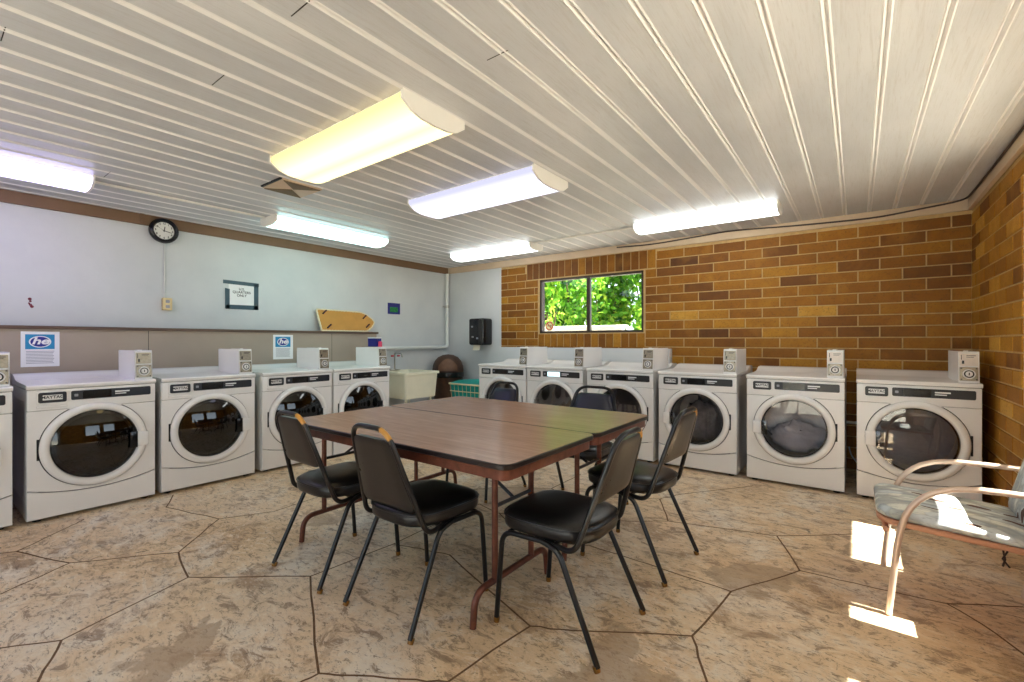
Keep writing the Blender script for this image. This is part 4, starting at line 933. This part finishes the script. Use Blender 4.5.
tree('leafy_tree', 'bright green tree in the middle of the window view', -4.55, 9.4, .62, .75, .3, 4.0, 3000, 2, .1)
tree('leafy_tree', 'deeper green tree at the other side of the window view', -3.25, 9.2, .58, .75, .3, 3.8, 3000, 3, .02)
tree('leafy_tree', 'tall green tree standing behind the others outside', -6.6, 11.8, 1.0, 1.1, .3, 5.5, 3600, 4, .05, .12)
tree('leafy_tree', 'tall broad tree in the second row outside', -4.25, 11.8, 1.0, 1.1, .3, 5.5, 3600, 5, -.04, .12)
tree('leafy_tree', 'tall shaded tree farther along outside the window', -1.9, 11.8, 1.0, 1.1, .3, 5.5, 3600, 6, -.06, .12)
m = MB(); m.rbox((-5.35,7.0,-.06),(-3.05,7.12,1.42),.01); gw = m.build('garden_wall', 'outer_white', None, 0); tag(gw, 'low white wall outside, seen along the bottom of the window', 'wall')
m = MB(); m.rbox((-5.40,6.96,1.42),(-3.0,7.16,1.46),.01); m.build('coping', 'outer_white', gw, 0)

# ------------------------------------------------------------ light and camera
E_ = math.radians(56)
sun = bpy.data.lights.new('sun', 'SUN'); sun.energy = 16; sun.angle = math.radians(.5); sun.color = (1,.95,.88)
so = bpy.data.objects.new('sun', sun); C.objects.link(so); so.rotation_euler = Vector((-math.cos(E_), .02, -math.sin(E_))).to_track_quat('-Z', 'Y').to_euler()
w = bpy.data.worlds.new('sky'); bpy.context.scene.world = w; w.use_nodes = True; nt = w.node_tree; nt.nodes.clear()
out = nt.nodes.new('ShaderNodeOutputWorld'); bg = nt.nodes.new('ShaderNodeBackground'); sky = nt.nodes.new('ShaderNodeTexSky')
sky.sky_type = 'HOSEK_WILKIE'; sky.sun_direction = (math.cos(E_), 0, math.sin(E_)); sky.turbidity = 3.0; sky.ground_albedo = .35
hs = nt.nodes.new('ShaderNodeHueSaturation'); hs.inputs['Saturation'].default_value = .45; nt.links.new(sky.outputs[0], hs.inputs['Color']); nt.links.new(hs.outputs[0], bg.inputs[0]); bg.inputs[1].default_value = 5.0; nt.links.new(bg.outputs[0], out.inputs[0])
def portal(loc, sx, sy, d):
    l = bpy.data.lights.new('window_portal', 'AREA'); l.shape = 'RECTANGLE'; l.size = sx; l.size_y = sy; l.cycles.is_portal = True
    o = bpy.data.objects.new('window_portal', l); C.objects.link(o); o.location = loc; o.rotation_euler = Vector(d).to_track_quat('-Z', 'Z').to_euler()
portal((-2.975, YF-.22, 1.475), 1.05, 1.35, (0,1,0)); portal((-.85, YF-.22, 1.165), 2.8, 2.17, (0,1,0))
portal((XR+.22, 3.1, 1.463), 1.39, 1.27, (-1,0,0)); portal((XR+.22, 1.285, 1.463), 1.47, 1.27, (-1,0,0)); portal((-2.746, YB+.22, 1.67), 1.47, .73, (0,-1,0))
cam = bpy.data.cameras.new('camera'); cam.sensor_width = 36; cam.lens = 36*F/1024; cam.clip_start = .05
co = bpy.data.objects.new('camera', cam); C.objects.link(co); co.location = (0,0,H); co.rotation_euler = (PI/2, 0, TH); bpy.context.scene.camera = co
vs_ = bpy.context.scene.view_settings; vs_.view_transform = 'Standard'; vs_.look = 'None'; vs_.exposure = 1.4; vs_.gamma = 1.0; vs_.use_curve_mapping = False
cy_ = bpy.context.scene.cycles; cy_.use_denoising = True; cy_.max_bounces = 10; cy_.diffuse_bounces = 5; cy_.glossy_bounces = 4; cy_.transparent_max_bounces = 16; cy_.sample_clamp_indirect = 6; cy_.caustics_reflective = False; cy_.caustics_refractive = False
